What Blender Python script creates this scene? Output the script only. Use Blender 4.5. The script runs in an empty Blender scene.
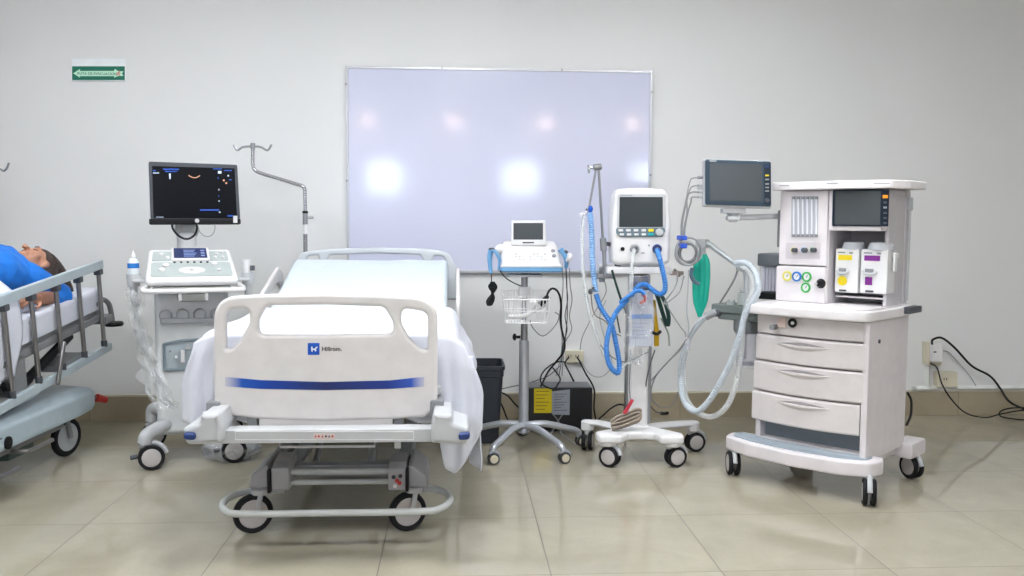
import bpy, bmesh, math, random
from mathutils import Vector, Matrix, noise
PI = math.pi
V = Vector
S = bpy.context.scene
COL = S.collection
random.seed(7)

# ------------------------------------------------------------------ camera
F, CH = 900.0, 1.22
YAW, PITCH, ROLL = math.atan(56/F), math.atan(67/F), 0.006
FW = V((math.sin(YAW)*math.cos(PITCH), math.cos(YAW)*math.cos(PITCH), -math.sin(PITCH)))
R0 = V((math.cos(YAW), -math.sin(YAW), 0)); U0 = R0.cross(FW)
RT = R0*math.cos(ROLL)+U0*math.sin(ROLL); UP = -R0*math.sin(ROLL)+U0*math.cos(ROLL)
CP = V((0, 0, CH))
cam = bpy.data.cameras.new('camera'); co = bpy.data.objects.new('camera', cam); COL.objects.link(co)
cam.sensor_width = 36; cam.lens = 36*F/1024; cam.clip_start = .05; cam.clip_end = 60
co.matrix_world = Matrix(((RT.x, UP.x, -FW.x, 0), (RT.y, UP.y, -FW.y, 0), (RT.z, UP.z, -FW.z, CH), (0, 0, 0, 1)))
S.camera = co
S.view_settings.view_transform = 'Standard'; S.view_settings.look = 'None'
S.view_settings.gamma = 1; S.view_settings.use_curve_mapping = False
S.view_settings.exposure = 0.0

def ray(x, y): return FW+RT*((x-512)/F)-UP*((y-288)/F)
def wp(x, y, Y):                       # a pixel turned into a world point on the depth plane Y
    d = ray(x, y); return CP+d*(Y/d.y)
def fp(x, y, z=0):
    d = ray(x, y); return CP+d*((z-CH)/d.z)

# ------------------------------------------------------------------ materials
def lin(c):
    r = []
    for v in c[:3]:
        v /= 255
        r.append(v/12.92 if v <= .04045 else ((v+.055)/1.055)**2.4)
    return (*r, 1)
MC = {}
def mat(name, c, rough=.5, metal=0, trans=0, alpha=1, emit=0, coat=0, vary=.03, scale=14, bump=0, bscale=60, ior=1.5, spec=.5, sss=0):
    if name in MC: return MC[name]
    m = bpy.data.materials.new(name); m.use_nodes = True; nt = m.node_tree; N = nt.nodes; L = nt.links
    b = N['Principled BSDF']
    b.inputs['Roughness'].default_value = rough; b.inputs['Metallic'].default_value = metal
    b.inputs['Transmission Weight'].default_value = trans; b.inputs['Alpha'].default_value = alpha
    b.inputs['IOR'].default_value = ior; b.inputs['Coat Weight'].default_value = coat
    b.inputs['Specular IOR Level'].default_value = spec
    if sss: b.inputs['Subsurface Weight'].default_value = sss; b.inputs['Subsurface Scale'].default_value = .02
    tc = N.new('ShaderNodeTexCoord'); nz = N.new('ShaderNodeTexNoise'); nz.inputs['Scale'].default_value = scale
    nz.inputs['Detail'].default_value = 4
    L.new(tc.outputs['Object'], nz.inputs['Vector'])
    rp = N.new('ShaderNodeValToRGB'); l = lin(c)
    rp.color_ramp.elements[0].position = .3; rp.color_ramp.elements[1].position = .7
    rp.color_ramp.elements[0].color = (*[v*(1-vary*2) for v in l[:3]], 1)
    rp.color_ramp.elements[1].color = (*[min(1, v*(1+vary)) for v in l[:3]], 1)
    L.new(nz.outputs['Fac'], rp.inputs['Fac']); L.new(rp.outputs['Color'], b.inputs['Base Color'])
    if emit:
        b.inputs['Emission Color'].default_value = l; b.inputs['Emission Strength'].default_value = emit
    if bump:
        n2 = N.new('ShaderNodeTexNoise'); n2.inputs['Scale'].default_value = bscale; n2.inputs['Detail'].default_value = 5
        L.new(tc.outputs['Object'], n2.inputs['Vector'])
        bp = N.new('ShaderNodeBump'); bp.inputs['Strength'].default_value = bump; bp.inputs['Distance'].default_value = .01
        L.new(n2.outputs['Fac'], bp.inputs['Height']); L.new(bp.outputs['Normal'], b.inputs['Normal'])
    MC[name] = m; return m

M_WHITE = mat('white_plastic', (226, 226, 226), .35)
M_FOOT = mat('footboard_plastic', (222, 219, 217), .38)
M_GREYW = mat('pale_grey_plastic', (190, 193, 195), .4)
M_GREY = mat('grey_plastic', (140, 143, 146), .45)
M_DGREY = mat('dark_grey_plastic', (70, 74, 80), .5)
M_BLACK = mat('black_plastic', (14, 15, 18), .5, spec=.3)
M_RUB = mat('black_rubber', (24, 25, 28), .7, spec=.3)
M_HUB = mat('wheel_hub', (190, 186, 184), .4)
M_CREAM = mat('cream_hub', (212, 204, 180), .45)
M_CHROME = mat('chrome', (190, 190, 192), .22, metal=1)
M_STEEL = mat('brushed_steel', (160, 162, 165), .35, metal=1)
M_SILVER = mat('silver_paint', (186, 190, 196), .32, metal=.6)
M_MAUVE = mat('machine_white', (224, 219, 221), .38)
M_MAUVE2 = mat('drawer_front', (219, 214, 213), .4)
M_SCREEN = mat('dark_screen', (74, 79, 81), .2, vary=.01, spec=.2)
M_SCREENB = mat('ultrasound_screen', (5, 8, 13), .25, vary=.01, spec=.15)
M_BEZ = mat('screen_bezel', (22, 34, 48), .35, spec=.25)
M_SHEET = mat('white_linen', (216, 219, 229), .85, bump=.25, bscale=14, vary=.015)
M_SHEETB = mat('mattress_linen', (212, 223, 232), .8, bump=.15, bscale=12, vary=.015)
M_BLUEHOSE = mat('blue_hose', (58, 130, 206), .4)
M_HOSE = mat('clear_hose', (232, 236, 236), .3, alpha=.5)
M_HOSEB = mat('pale_blue_hose', (208, 218, 226), .3, alpha=.75)
M_CABLE = mat('black_cable', (18, 19, 22), .5, spec=.3)
M_GCABLE = mat('grey_cable', (150, 152, 154), .5)
M_FILM = mat('clear_film', (236, 240, 242), .08, alpha=.22, vary=.0, spec=.8)
M_CLEAR = mat('clear_plastic', (222, 222, 234), .08, alpha=.26)
M_NAVY = mat('navy_blue', (24, 52, 110), .4)
M_BLUE = mat('route_blue', (10, 84, 190), .45)
M_BABY = mat('baby_blue', (110, 164, 208), .4)
M_YEL = mat('yellow_label', (236, 212, 20), .5)
M_PURP = mat('purple_label', (126, 38, 140), .5)
M_RED = mat('red_plastic', (190, 50, 44), .45)
M_GREEN = mat('breathing_bag_green', (28, 190, 164), .45, bump=.2, bscale=30)
M_DGREEN = mat('dark_green_cable', (16, 54, 46), .5)
M_INK = mat('dark_ink', (50, 52, 58), .5)
M_MARK = mat('screen_marks', (190, 205, 225), .4, emit=.4)
M_MARKB = mat('screen_marks_blue', (34, 78, 170), .4, emit=.3)
M_MARKO = mat('screen_marks_warm', (215, 160, 130), .4, emit=.4)
M_LCD = mat('touch_panel', (36, 48, 92), .25, emit=.25)

# ------------------------------------------------------------------ geometry
def box(bm, x0, x1, y0, y1, z0, z1, bev=.004, seg=2, M=None):
    r = bmesh.ops.create_cube(bm, size=1)
    sx, sy, sz = abs(x1-x0), abs(y1-y0), abs(z1-z0)
    m = Matrix.Translation(((x0+x1)/2, (y0+y1)/2, (z0+z1)/2)) @ Matrix.Diagonal((sx, sy, sz, 1))
    bmesh.ops.transform(bm, matrix=m, verts=r['verts'])
    vs = r['verts']
    bev = min(bev, .45*min(sx, sy, sz))
    if bev > 1e-5:
        es = list({e for v in vs for e in v.link_edges})
        rr = bmesh.ops.bevel(bm, geom=es, offset=bev, segments=seg, profile=.5, affect='EDGES')
        vs = list({v for f in rr['faces'] for v in f.verts} | {v for v in vs if v.is_valid})
    if M is not None: bmesh.ops.transform(bm, matrix=M, verts=vs)
    return bm
def catm(P, sub=6, closed=False):
    P = [V(p) for p in P]; n = len(P)
    if n < 3: return P
    out = []
    rng = range(n if closed else n-1)
    for i in rng:
        if closed: a, b, c, d = P[(i-1) % n], P[i], P[(i+1) % n], P[(i+2) % n]
        else:
            b, c = P[i], P[i+1]; a = P[i-1] if i else b*2-c; d = P[i+2] if i+2 < n else c*2-b
        for k in range(sub):
            t = k/sub
            out.append(.5*((2*b)+(c-a)*t+(2*a-5*b+4*c-d)*t*t+(3*b-a-3*c+d)*t**3))
    if not closed: out.append(P[-1])
    return out
def tube(bm, P, r, n=8, closed=False, sub=6, smooth=True, flat=1.0, rib=0, pitch=.008):
    P = catm(P, sub, closed) if smooth else [V(p) for p in P]
    if rib:
        Q = [P[0]]; acc = 0
        for i in range(1, len(P)):
            seg = (P[i]-P[i-1]).length; k = max(1, int(seg/(pitch/2)+.5))
            for j in range(1, k+1): Q.append(P[i-1].lerp(P[i], j/k))
        P = Q
    m = len(P)
    tn = [((P[(i+1) % m]-P[(i-1) % m]) if closed else (P[min(i+1, m-1)]-P[max(i-1, 0)])).normalized() for i in range(m)]
    up = V((0, 0, 1)) if abs(tn[0].z) < .9 else V((1, 0, 0))
    nx = tn[0].cross(up).normalized(); rings = []
    for i in range(m):
        if i:
            ax = tn[i-1].cross(tn[i])
            if ax.length > 1e-7:
                nx = Matrix.Rotation(tn[i-1].angle(tn[i]), 3, ax.normalized()) @ nx
        ny = tn[i].cross(nx)
        rr = r(i/(m-1)) if callable(r) else r
        if rib: rr *= 1+rib*(1 if i % 2 else -1)
        rings.append([bm.verts.new(P[i]+nx*(math.cos(2*PI*k/n)*rr)+ny*(math.sin(2*PI*k/n)*rr*flat)) for k in range(n)])
    for i in range(m if closed else m-1):
        a, b = rings[i], rings[(i+1) % m]
        for k in range(n): bm.faces.new((a[k], a[(k+1) % n], b[(k+1) % n], b[k]))
    if not closed:
        bm.faces.new(rings[0][::-1]); bm.faces.new(rings[-1])
    return bm
def lathe(bm, prof, o=(0, 0, 0), ax=(0, 0, 1), n=24):
    ax = V(ax).normalized(); o = V(o)
    q = ax.to_track_quat('Z', 'Y').to_matrix()
    rings = []
    for r, z in prof:
        if r < 1e-6: rings.append([bm.verts.new(o+q@V((0, 0, z)))])
        else: rings.append([bm.verts.new(o+q@V((r*math.cos(2*PI*k/n), r*math.sin(2*PI*k/n), z))) for k in range(n)])
    for a, b in zip(rings, rings[1:]):
        for k in range(n):
            k2 = (k+1) % n
            if len(a) == 1 and len(b) == 1: continue
            if len(a) == 1: bm.faces.new((a[0], b[k2], b[k]))
            elif len(b) == 1: bm.faces.new((a[k], a[k2], b[0]))
            else: bm.faces.new((a[k], a[k2], b[k2], b[k]))
    if len(rings[0]) > 1 and len(rings[-1]) > 1 and len(rings) > 2:
        a, b = rings[-1], rings[0]
        for k in range(n): bm.faces.new((a[k], a[(k+1) % n], b[(k+1) % n], b[k]))
        return bm
    for r in (rings[0], rings[-1]):
        if len(r) > 1: bm.faces.new(r)
    return bm
def cyl(bm, a, b, r, r2=None, n=20, bev=None):
    a, b = V(a), V(b); L = (b-a).length; r2 = r if r2 is None else r2
    e = min(r, r2, L)*.18 if bev is None else bev
    return lathe(bm, [(0, 0), (r-e, 0), (r, e), (r2, L-e), (r2-e, L), (0, L)], a, b-a, n)
def ball(bm, c, r, s=(1, 1, 1), n=16):
    M = Matrix.Translation(c) @ Matrix.Diagonal((r*s[0], r*s[1], r*s[2], 1))
    bmesh.ops.create_uvsphere(bm, u_segments=n, v_segments=n//2+2, radius=1, matrix=M); return bm
def rpoly(P, r, seg=5):
    n = len(P); out = []
    rs = r if isinstance(r, (list, tuple)) else [r]*n
    for i in range(n):
        a, b, c = (V((p[0], p[1])) for p in (P[i-1], P[i], P[(i+1) % n]))
        d1, d2 = (a-b), (c-b); rr = rs[i]
        if rr <= 0: out.append(b); continue
        ang = d1.angle(d2); t = min(rr/max(math.tan(ang/2), .05), d1.length*.48, d2.length*.48)
        p, q = b+d1.normalized()*t, b+d2.normalized()*t
        for k in range(seg+1):
            u = k/seg; out.append(p*(1-u)**2+b*2*u*(1-u)+q*u*u)
    return out
def area(L): return sum(L[i-1][0]*L[i][1]-L[i][0]*L[i-1][1] for i in range(len(L)))/2
def ev(o):
    dg = bpy.context.evaluated_depsgraph_get(); return bpy.data.meshes.new_from_object(o.evaluated_get(dg))
def plate(bm, loops, y0, y1, bev=.003, M=None, res=1):
    """outline(s) in (x, z), first the outer one then holes, given thickness from y0 to y1"""
    cu = bpy.data.curves.new('t', 'CURVE'); cu.dimensions = '2D'; cu.fill_mode = 'BOTH'
    th = abs(y1-y0); bev = min(bev, th*.45)
    cu.extrude = th/2-bev; cu.bevel_depth = bev; cu.bevel_resolution = res; cu.offset = -bev
    for i, L in enumerate(loops):
        L = [V((p[0], p[1])) for p in L]
        if (area(L) > 0) != (i == 0): L = L[::-1]
        sp = cu.splines.new('POLY'); sp.points.add(len(L)-1); sp.use_cyclic_u = True
        for k, p in enumerate(L): sp.points[k].co = (p.x, p.y, 0, 1)
    o = bpy.data.objects.new('t', cu); COL.objects.link(o)
    me = ev(o); bpy.data.objects.remove(o); bpy.data.curves.remove(cu)
    T = Matrix(((1, 0, 0, 0), (0, 0, -1, (y0+y1)/2), (0, 1, 0, 0), (0, 0, 0, 1)))
    me.transform(T if M is None else M @ T)
    bm.from_mesh(me); bpy.data.meshes.remove(me); return bm
def text(bm, s, size, M, depth=.0008, align='LEFT', bold=False):
    cu = bpy.data.curves.new('t', 'FONT'); cu.body = s; cu.size = size; cu.extrude = depth; cu.align_x = align; cu.align_y = 'CENTER'
    if bold: cu.offset = size*.012
    cu.resolution_u = 3
    o = bpy.data.objects.new('t', cu); COL.objects.link(o); me = ev(o); bpy.data.objects.remove(o); bpy.data.curves.remove(cu)
    me.transform(M @ Matrix(((1, 0, 0, 0), (0, 0, -1, 0), (0, 1, 0, 0), (0, 0, 0, 1))))
    bm.from_mesh(me); bpy.data.meshes.remove(me); return bm
def B(): return bmesh.new()
def link(name, bm, m, parent=None, smooth=True, ang=38, I=None, weld=False):
    if I is not None: bmesh.ops.transform(bm, matrix=I, verts=bm.verts)
    if weld: bmesh.ops.remove_doubles(bm, verts=bm.verts, dist=1e-5)
    bmesh.ops.recalc_face_normals(bm, faces=bm.faces)
    me = bpy.data.meshes.new(name); bm.to_mesh(me); bm.free()
    if smooth:
        me.shade_smooth(); me.set_sharp_from_angle(angle=math.radians(ang))
    me.materials.append(m)
    o = bpy.data.objects.new(name, me); COL.objects.link(o)
    if parent: o.parent = parent
    if smooth and ang < 90:
        wn = o.modifiers.new('weighted', 'WEIGHTED_NORMAL'); wn.keep_sharp = True; wn.weight = 100
    return o
def tag(o, label=None, cat=None, group=None, kind=None):
    if label: o['label'] = label
    if cat: o['category'] = cat
    if group: o['group'] = group
    if kind: o['kind'] = kind
    return o
class T:
    def __init__(s, name, label, cat, loc, rot=0, group=None):
        s.M = Matrix.Translation(loc) @ Matrix.Rotation(rot, 4, 'Z'); s.I = s.M.inverted()
        s.o = bpy.data.objects.new(name, None); s.o.empty_display_size = .1; COL.objects.link(s.o)
        s.o.matrix_world = s.M; tag(s.o, label, cat, group)
    def w(s, x, y, Y): return s.I @ wp(x, y, Y)
    def pb(s, x, y, b):                 # pixel onto the thing's own plane y=b
        d = s.I.to_3x3() @ ray(x, y); c = s.I @ CP; return c+d*((b-c.y)/d.y)
    def pa(s, x, y, a):
        d = s.I.to_3x3() @ ray(x, y); c = s.I @ CP; return c+d*((a-c.x)/d.x)
    def part(s, name, bm, m, parent=None, label=None, **k):
        o = link(name, bm, m, parent or s.o, **k)
        if label: o['label'] = label
        return o
    def lp(s, P, b):                    # pixel outline -> (x, z) outline on own plane y=b
        return [(q.x, q.z) for q in (s.pb(x, y, b) for x, y in P)]
def solo(name, bm, m, label, cat, group=None, base=None, kind=None, **k):
    """bm in world coordinates -> one top-level mesh whose origin is at its base"""
    xs = [v.co for v in bm.verts]
    if base is None:
        base = V(((min(c.x for c in xs)+max(c.x for c in xs))/2, (min(c.y for c in xs)+max(c.y for c in xs))/2, min(c.z for c in xs)))
    bmesh.ops.transform(bm, matrix=Matrix.Translation(-V(base)), verts=bm.verts)
    o = link(name, bm, m, None, **k); o.location = base
    return tag(o, label, cat, group, kind)
def struct(name, bm, m, **k):
    o = link(name, bm, m, None, **k); o['kind'] = 'structure'; return o

def wheel(t, par, c, R, w, ax, tyre=None, hub=None, n=28, hubr=.72):
    """a tyre and its hub disc, both children of par; ax = axle direction"""
    ax = V(ax).normalized(); c = V(c); h = w/2; bm = B()
    lathe(bm, [(R*hubr, -h*.8), (R*.9, -h), (R*.98, -h*.6), (R, 0), (R*.98, h*.6), (R*.9, h), (R*hubr, h*.8)], c, ax, n)
    t.part('tyre', bm, tyre or M_RUB, par)
    bm = B(); r = R*hubr*1.01
    lathe(bm, [(0, -h*1.02), (r*.85, -h*1.05), (r, -h*.75), (r, h*.75), (r*.85, h*1.05), (0, h*1.02)], c, ax, n)
    t.part('hub', bm, hub or M_HUB, par)
def caster(t, x, y, zt, R, a, fork=None, tyre=None, hub=None, w=.02, twin=True, trail=.35, stem=.012, lever=False, label=None):
    """caster under the point (x, y, zt); a = angle of the axle, 0 faces -y"""
    ax = V((math.sin(a), -math.cos(a), 0)); fwd = V((math.cos(a), math.sin(a), 0))
    c = V((x, y, R))+fwd*(R*trail); bm = B()
    cyl(bm, (x, y, zt), (x, y, R*1.9), stem*1.5); 
    hw = w*1.05 if twin else w*.9
    if twin:
        P = [c+fwd*(-R*.2)+V((0, 0, R*1.0)), c+V((0, 0, R*.2)), c+V((0, 0, -R*.1))]
        tube(bm, [V((x, y, R*1.95)), V((x, y, R*1.4)).lerp(c+V((0, 0, R)), .5), c], w*.42, n=8)
        tube(bm, [V((x, y, R*2.0))-fwd*R*.35]+[c+fwd*(math.cos(q)*R*1.12)+V((0, 0, math.sin(q)*R*1.12)) for q in (2.2, 1.7, 1.2, .7, .2)], w*.5, n=8)
    else:
        for s in (-1, 1):
            o = ax*(s*hw)
            tube(bm, [V((x, y, R*1.98))+o*.6, c.lerp(V((x, y, R*1.7)), .5)+o, c+o], R*.13, n=8, flat=1)
        cyl(bm, (x, y, R*2.25), (x, y, R*1.95), R*.45)
    p = t.part('caster', bm, fork or M_GREYW, label=label)
    if twin:
        for s in (-1, 1): wheel(t, p, c+ax*(s*w*.78), R, w, ax, tyre, hub)
    else: wheel(t, p, c, R, w, ax, tyre, hub)
    if lever:
        bm = B(); e = c-fwd*R*1.0+V((0, 0, R*.1)); cyl(bm, e, e-fwd*R*.55+V((0, 0, -.004)), R*.18); t.part('brake_pedal', bm, M_DGREY, p)
    return p
# ------------------------------------------------------------------ room
WY = 5.5
def tile_mat(name, base, grout, rough, xo, yo, wall=False):
    m = bpy.data.materials.new(name); m.use_nodes = True; nt = m.node_tree; N = nt.nodes; L = nt.links; b = N['Principled BSDF']
    tc = N.new('ShaderNodeTexCoord'); sp = N.new('ShaderNodeSeparateXYZ'); L.new(tc.outputs['Object'], sp.inputs[0])
    def mth(op, a, c=None):
        n = N.new('ShaderNodeMath'); n.operation = op
        for i, v in enumerate((a, c)):
            if v is None: continue
            if isinstance(v, (int, float)): n.inputs[i].default_value = v
            else: L.new(v, n.inputs[i])
        return n.outputs[0]
    ls = []; cells = []
    for ax, off in (('X', xo), ('Y', yo)):
        if wall and ax == 'Y': continue
        t = mth('DIVIDE', mth('SUBTRACT', sp.outputs[ax], off), .6); cells.append(mth('FLOOR', t))
        f = mth('ABSOLUTE', mth('SUBTRACT', mth('FRACT', t), .5)); ls.append(mth('GREATER_THAN', f, (.5-.0034)))
    g = ls[0] if wall else mth('MAXIMUM', mth('MULTIPLY', ls[0], .9), mth('MULTIPLY', ls[1], .4))
    cell = mth('ADD', mth('MULTIPLY', cells[0], 7.31), mth('MULTIPLY', cells[-1], 3.17))
    nz = N.new('ShaderNodeTexNoise'); nz.noise_dimensions = '4D'; nz.inputs['Scale'].default_value = 3.2; nz.inputs['Detail'].default_value = 6
    nz.inputs['Roughness'].default_value = .6; nz.inputs['Distortion'].default_value = 1.2
    L.new(tc.outputs['Object'], nz.inputs['Vector']); L.new(cell, nz.inputs['W'])
    n3 = N.new('ShaderNodeTexNoise'); n3.inputs['Scale'].default_value = 90; L.new(tc.outputs['Object'], n3.inputs['Vector'])
    mx = mth('ADD', mth('MULTIPLY', nz.outputs['Fac'], .8), mth('MULTIPLY', n3.outputs['Fac'], .2))
    rp = N.new('ShaderNodeValToRGB'); l = lin(base)
    rp.color_ramp.elements[0].position = .3; rp.color_ramp.elements[1].position = .72
    rp.color_ramp.elements[0].color = (*[v*.86 for v in l[:3]], 1); rp.color_ramp.elements[1].color = (*[v*1.1 for v in l[:3]], 1)
    L.new(mx, rp.inputs['Fac'])
    mc = N.new('ShaderNodeMix'); mc.data_type = 'RGBA'; L.new(g, mc.inputs['Factor']); L.new(rp.outputs['Color'], mc.inputs['A']); mc.inputs['B'].default_value = lin(grout)
    L.new(mc.outputs['Result'], b.inputs['Base Color'])
    L.new(mth('ADD', mth('MULTIPLY', g, .5), rough), b.inputs['Roughness']); b.inputs['Specular IOR Level'].default_value = .5
    return m
M_FLOOR = tile_mat('floor_tile', (166, 160, 142), (84, 76, 64), .05, .329, 3.62)
M_BASE = tile_mat('base_tile', (164, 153, 130), (122, 112, 94), .2, .2, 0, True)
M_WALL = mat('wall_paint', (229, 230, 229), .6, vary=.012, scale=1.3, bump=.04, bscale=200)
M_CEIL = mat('ceiling_paint', (225, 225, 220), .8, vary=.01)
X0, X1, YB, ZC = -5.2, 5.4, -5.0, 2.95
def slab(name, a, m, bev=0):
    bm = B(); box(bm, *a, bev=bev); return struct(name, bm, m, smooth=False)
slab('floor', (X0, X1, YB, WY, -.1, 0), M_FLOOR)
slab('ceiling', (X0, X1, YB, WY, ZC, ZC+.1), M_CEIL)
slab('wall_back', (X0, X1, WY, WY+.12, 0, ZC), M_WALL)
slab('wall_front', (X0, X1, YB-.12, YB, 0, ZC), M_WALL)
slab('wall_left', (X0-.12, X0, YB, WY, 0, ZC), M_WALL)
slab('wall_right', (X1, X1+.12, YB, WY, 0, ZC), M_WALL)
bm = B(); box(bm, X0, X1, WY-.013, WY+.001, 0, .152, bev=.002); struct('baseboard_back', bm, M_BASE)
bm = B(); box(bm, X0, X1, WY-.017, WY+.001, .152, .163, bev=.002); struct('trim_1', bm, mat('trim_cream', (206, 200, 180), .35))
M_PANE = mat('window_glow', (214, 230, 255), .4, emit=20)
for i, x in enumerate((-3.55, -1.25, 1.13, 3.42)):
    bm = B(); plate(bm, [rpoly([(x-.4, 1.63), (x+.4, 1.63), (x+.4, 2.31), (x-.4, 2.31)], 0), rpoly([(x-.31, 1.69), (x+.31, 1.69), (x+.31, 2.25), (x-.31, 2.25)], 0)], YB, YB+.05, .004)
    w = struct('window_%d' % (i+1), bm, M_WHITE)
    bm = B(); box(bm, x-.31, x+.31, YB+.004, YB+.02, 1.69, 2.25, bev=0); link('pane', bm, M_PANE, w)
M_DIFF = mat('light_diffuser', (249, 251, 255), .5, emit=35)
M_WARM = mat('downlight_glow', (255, 214, 196), .5, emit=95)
for x, y in [(-1.9, 3.4), (-.2, 3.4), (1.5, 3.4), (-2.2, 1.3), (.2, 1.3), (2.4, 1.3)]:
    t = T('ceiling_light', 'square white panel light recessed in the white ceiling', 'ceiling light', (x, y, ZC-.03), group='ceiling panel lights')
    bm = B(); plate(bm, [rpoly([(-.32, -.32), (.32, -.32), (.32, .32), (-.32, .32)], 0), rpoly([(-.29, -.29), (.29, -.29), (.29, .29), (-.29, .29)], 0)], 0, .03, .003, M=Matrix.Rotation(-PI/2, 4, 'X'))
    t.part('frame', bm, M_WHITE)
    bm = B(); box(bm, -.29, .29, -.29, .29, .008, .022, bev=0); t.part('diffuser', bm, M_DIFF)
for x in (-1.5, -.05, 1.5, 3.0):
    t = T('downlight', 'small round warm downlight in the ceiling by the windows', 'downlight', (x, -4.4, ZC-.05), group='round downlights by the windows')
    bm = B(); lathe(bm, [(.10, 0), (.13, 0), (.13, .05), (.10, .05)], n=28); t.part('trim_ring', bm, M_WHITE)
    bm = B(); lathe(bm, [(0, -.05), (.07, -.04), (.098, -.01), (.098, .04), (0, .04)], n=24); t.part('lens', bm, M_WARM)

# ------------------------------------------------------------------ things on the wall
def wl(P, Y=WY): return [(q.x, q.z) for q in (wp(x, y, Y) for x, y in P)]
t = T('route_sign', 'green and white evacuation route sign with a long arrow high on the wall', 'sign', wp(99, 81, WY-.004))
p = lambda P: t.lp(P, 0)
bm = B(); plate(bm, [p([(72, 59), (126, 59), (126, 81), (72, 81)])], -.006, .003, .001); bk = t.part('sign_plate', bm, mat('sign_white', (243, 248, 250), .3))
bm = B(); plate(bm, [p(rpoly([(72.6, 66.5), (125.2, 66.5), (125.2, 80.2), (72.6, 80.2)], .6))], -.008, -.005, .0005); t.part('green_panel', bm, mat('sign_green', (10, 112, 88), .35))
bm = B(); plate(bm, [p([(73.8, 73.6), (80.8, 69.2), (80.2, 71.2), (114.5, 71.2), (115.5, 69.2), (119, 71.5), (124, 71.5), (122.5, 73.8), (124, 76.2), (119, 76.2), (115, 77.8), (114.5, 76.4), (80.2, 76.4), (80.8, 78)])], -.010, -.007, .0003); t.part('arrow', bm, mat('sign_mint', (196, 240, 214), .35))
bm = B(); c = t.pb(97.2, 73.8, -.010); text(bm, 'RUTA DE EVACUACION', .021, Matrix.Translation(c), .0006, 'CENTER', True); t.part('lettering', bm, mat('sign_text', (70, 130, 110), .4), smooth=False)
bm = B(); c = t.pb(118.5, 73.5, -.010)
ball(bm, c+V((.004, -.001, .012)), .004, n=8); tube(bm, [c+V((.004, 0, .008)), c+V((-.002, 0, -.002))], .0035, n=6); tube(bm, [c+V((-.002, 0, -.002)), c+V((.008, 0, -.006)), c+V((.004, 0, -.014))], .0025, n=6, sub=2)
tube(bm, [c+V((-.002, 0, -.002)), c+V((-.010, 0, -.010)), c+V((-.016, 0, -.009))], .0025, n=6, sub=2); tube(bm, [c+V((-.012, 0, .002)), c+V((.002, 0, .006)), c+V((.014, 0, .001))], .002, n=6, sub=2)
t.part('running_figure', bm, mat('sign_red', (214, 120, 110), .5))

t = T('whiteboard', 'large glossy white writing board with a thin metal frame on the wall', 'whiteboard', (.265, WY-.03, .905))
A = (-.918, .918, .004, 1.224)
M_WB = mat('whiteboard_enamel', (212, 215, 235), .085, vary=.008, scale=1.5, coat=0, spec=.42)
bm = B(); box(bm, A[0], A[1], .006, .028, A[2], A[3], bev=.001); t.part('writing_surface', bm, M_WB)
bm = B(); e = .011; plate(bm, [[(A[0]-.004, A[2]-.006), (A[1]+.004, A[2]-.006), (A[1]+.004, A[3]+.004), (A[0]-.004, A[3]+.004)], [(A[0]+e, A[2]+e), (A[1]-e, A[2]+e), (A[1]-e, A[3]-e), (A[0]+e, A[3]-e)]], 0, .03, .002); t.part('frame', bm, mat('frame_aluminium', (196, 198, 202), .3, metal=.5))
for a, b in ((-.35, A[3]), (.37, A[3]), (A[0], .55), (A[0], 1.12), (A[1], .6), (A[1], 1.1)):
    bm = B(); box(bm, a-.007, a+.007, -.004, .03, b-.007, b+.007, bev=.002); t.part('clip', bm, M_STEEL)

def outlet(name, label, x0, y0, x1, y1, m, sockets, Y0=WY, th=.035):
    t = T(name, label, 'outlet', wp((x0+x1)/2, y1, Y0))
    L = t.lp([(x0, y0), (x1, y0), (x1, y1), (x0, y1)], 0)
    bm = B(); plate(bm, [rpoly(L, .008)], -th, -.001, .004); pl = t.part('housing', bm, m)
    for sx, sy in sockets:
        c = t.pb(sx, sy, -th); bm = B(); plate(bm, [rpoly([(c.x-.02, c.z-.018), (c.x+.02, c.z-.018), (c.x+.02, c.z+.018), (c.x-.02, c.z+.018)], .006)], -th-.003, -th+.001, .001)
        s = t.part('socket', bm, mat('outlet_cream', (208, 200, 178), .4))
        for dx in (-.008, .008):
            bm = B(); box(bm, c.x+dx-.002, c.x+dx+.002, -th-.005, -th-.002, c.z-.006, c.z+.006, bev=0); t.part('slot', bm, M_BLACK, s)
    return t
M_BEIGE = mat('beige_box', (212, 206, 184), .45)
outlet('wall_outlet', 'small beige double outlet on the wall above the black power box', 565, 350, 583, 362, M_BEIGE, [(569.5, 356), (577, 356)], th=.03)
outlet('wall_outlet', 'lower beige outlet box above the tile base beside the cabinet machine', 933, 371, 953.5, 386, M_BEIGE, [(945, 379)], th=.05)
t = outlet('wall_outlet', 'upper beige outlet box with a white adaptor, right of the cabinet machine', 922, 341, 937, 364, M_BEIGE, [], th=.06)
bm = B(); plate(bm, [rpoly(t.lp([(929, 342), (939, 342), (939, 361), (929, 361)], -.06), .006)], -.11, -.06, .006); s = t.part('adaptor', bm, M_WHITE, label='white plug adaptor')
bm = B(); c = t.pb(935, 352, -.11); box(bm, c.x-.009, c.x+.009, c.y-.002, c.y+.003, c.z-.004, c.z+.004, bev=.001); t.part('slot', bm, M_BLACK, s)
bm = B(); a = wp(926, 364, WY); b = wp(926, 388, WY)
tube(bm, [V((a.x, WY-.012, a.z)), V((b.x, WY-.012, b.z+.03)), V((b.x+.02, WY-.012, b.z)), V((b.x+.09, WY-.012, b.z)), V((X1, WY-.012, b.z))], .02, n=4, sub=5, flat=1)
solo('cable_trunking', bm, mat('trunking', (228, 230, 226), .45), 'white cable trunking running along the wall above the right floor tiles', 'trunking')

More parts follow.
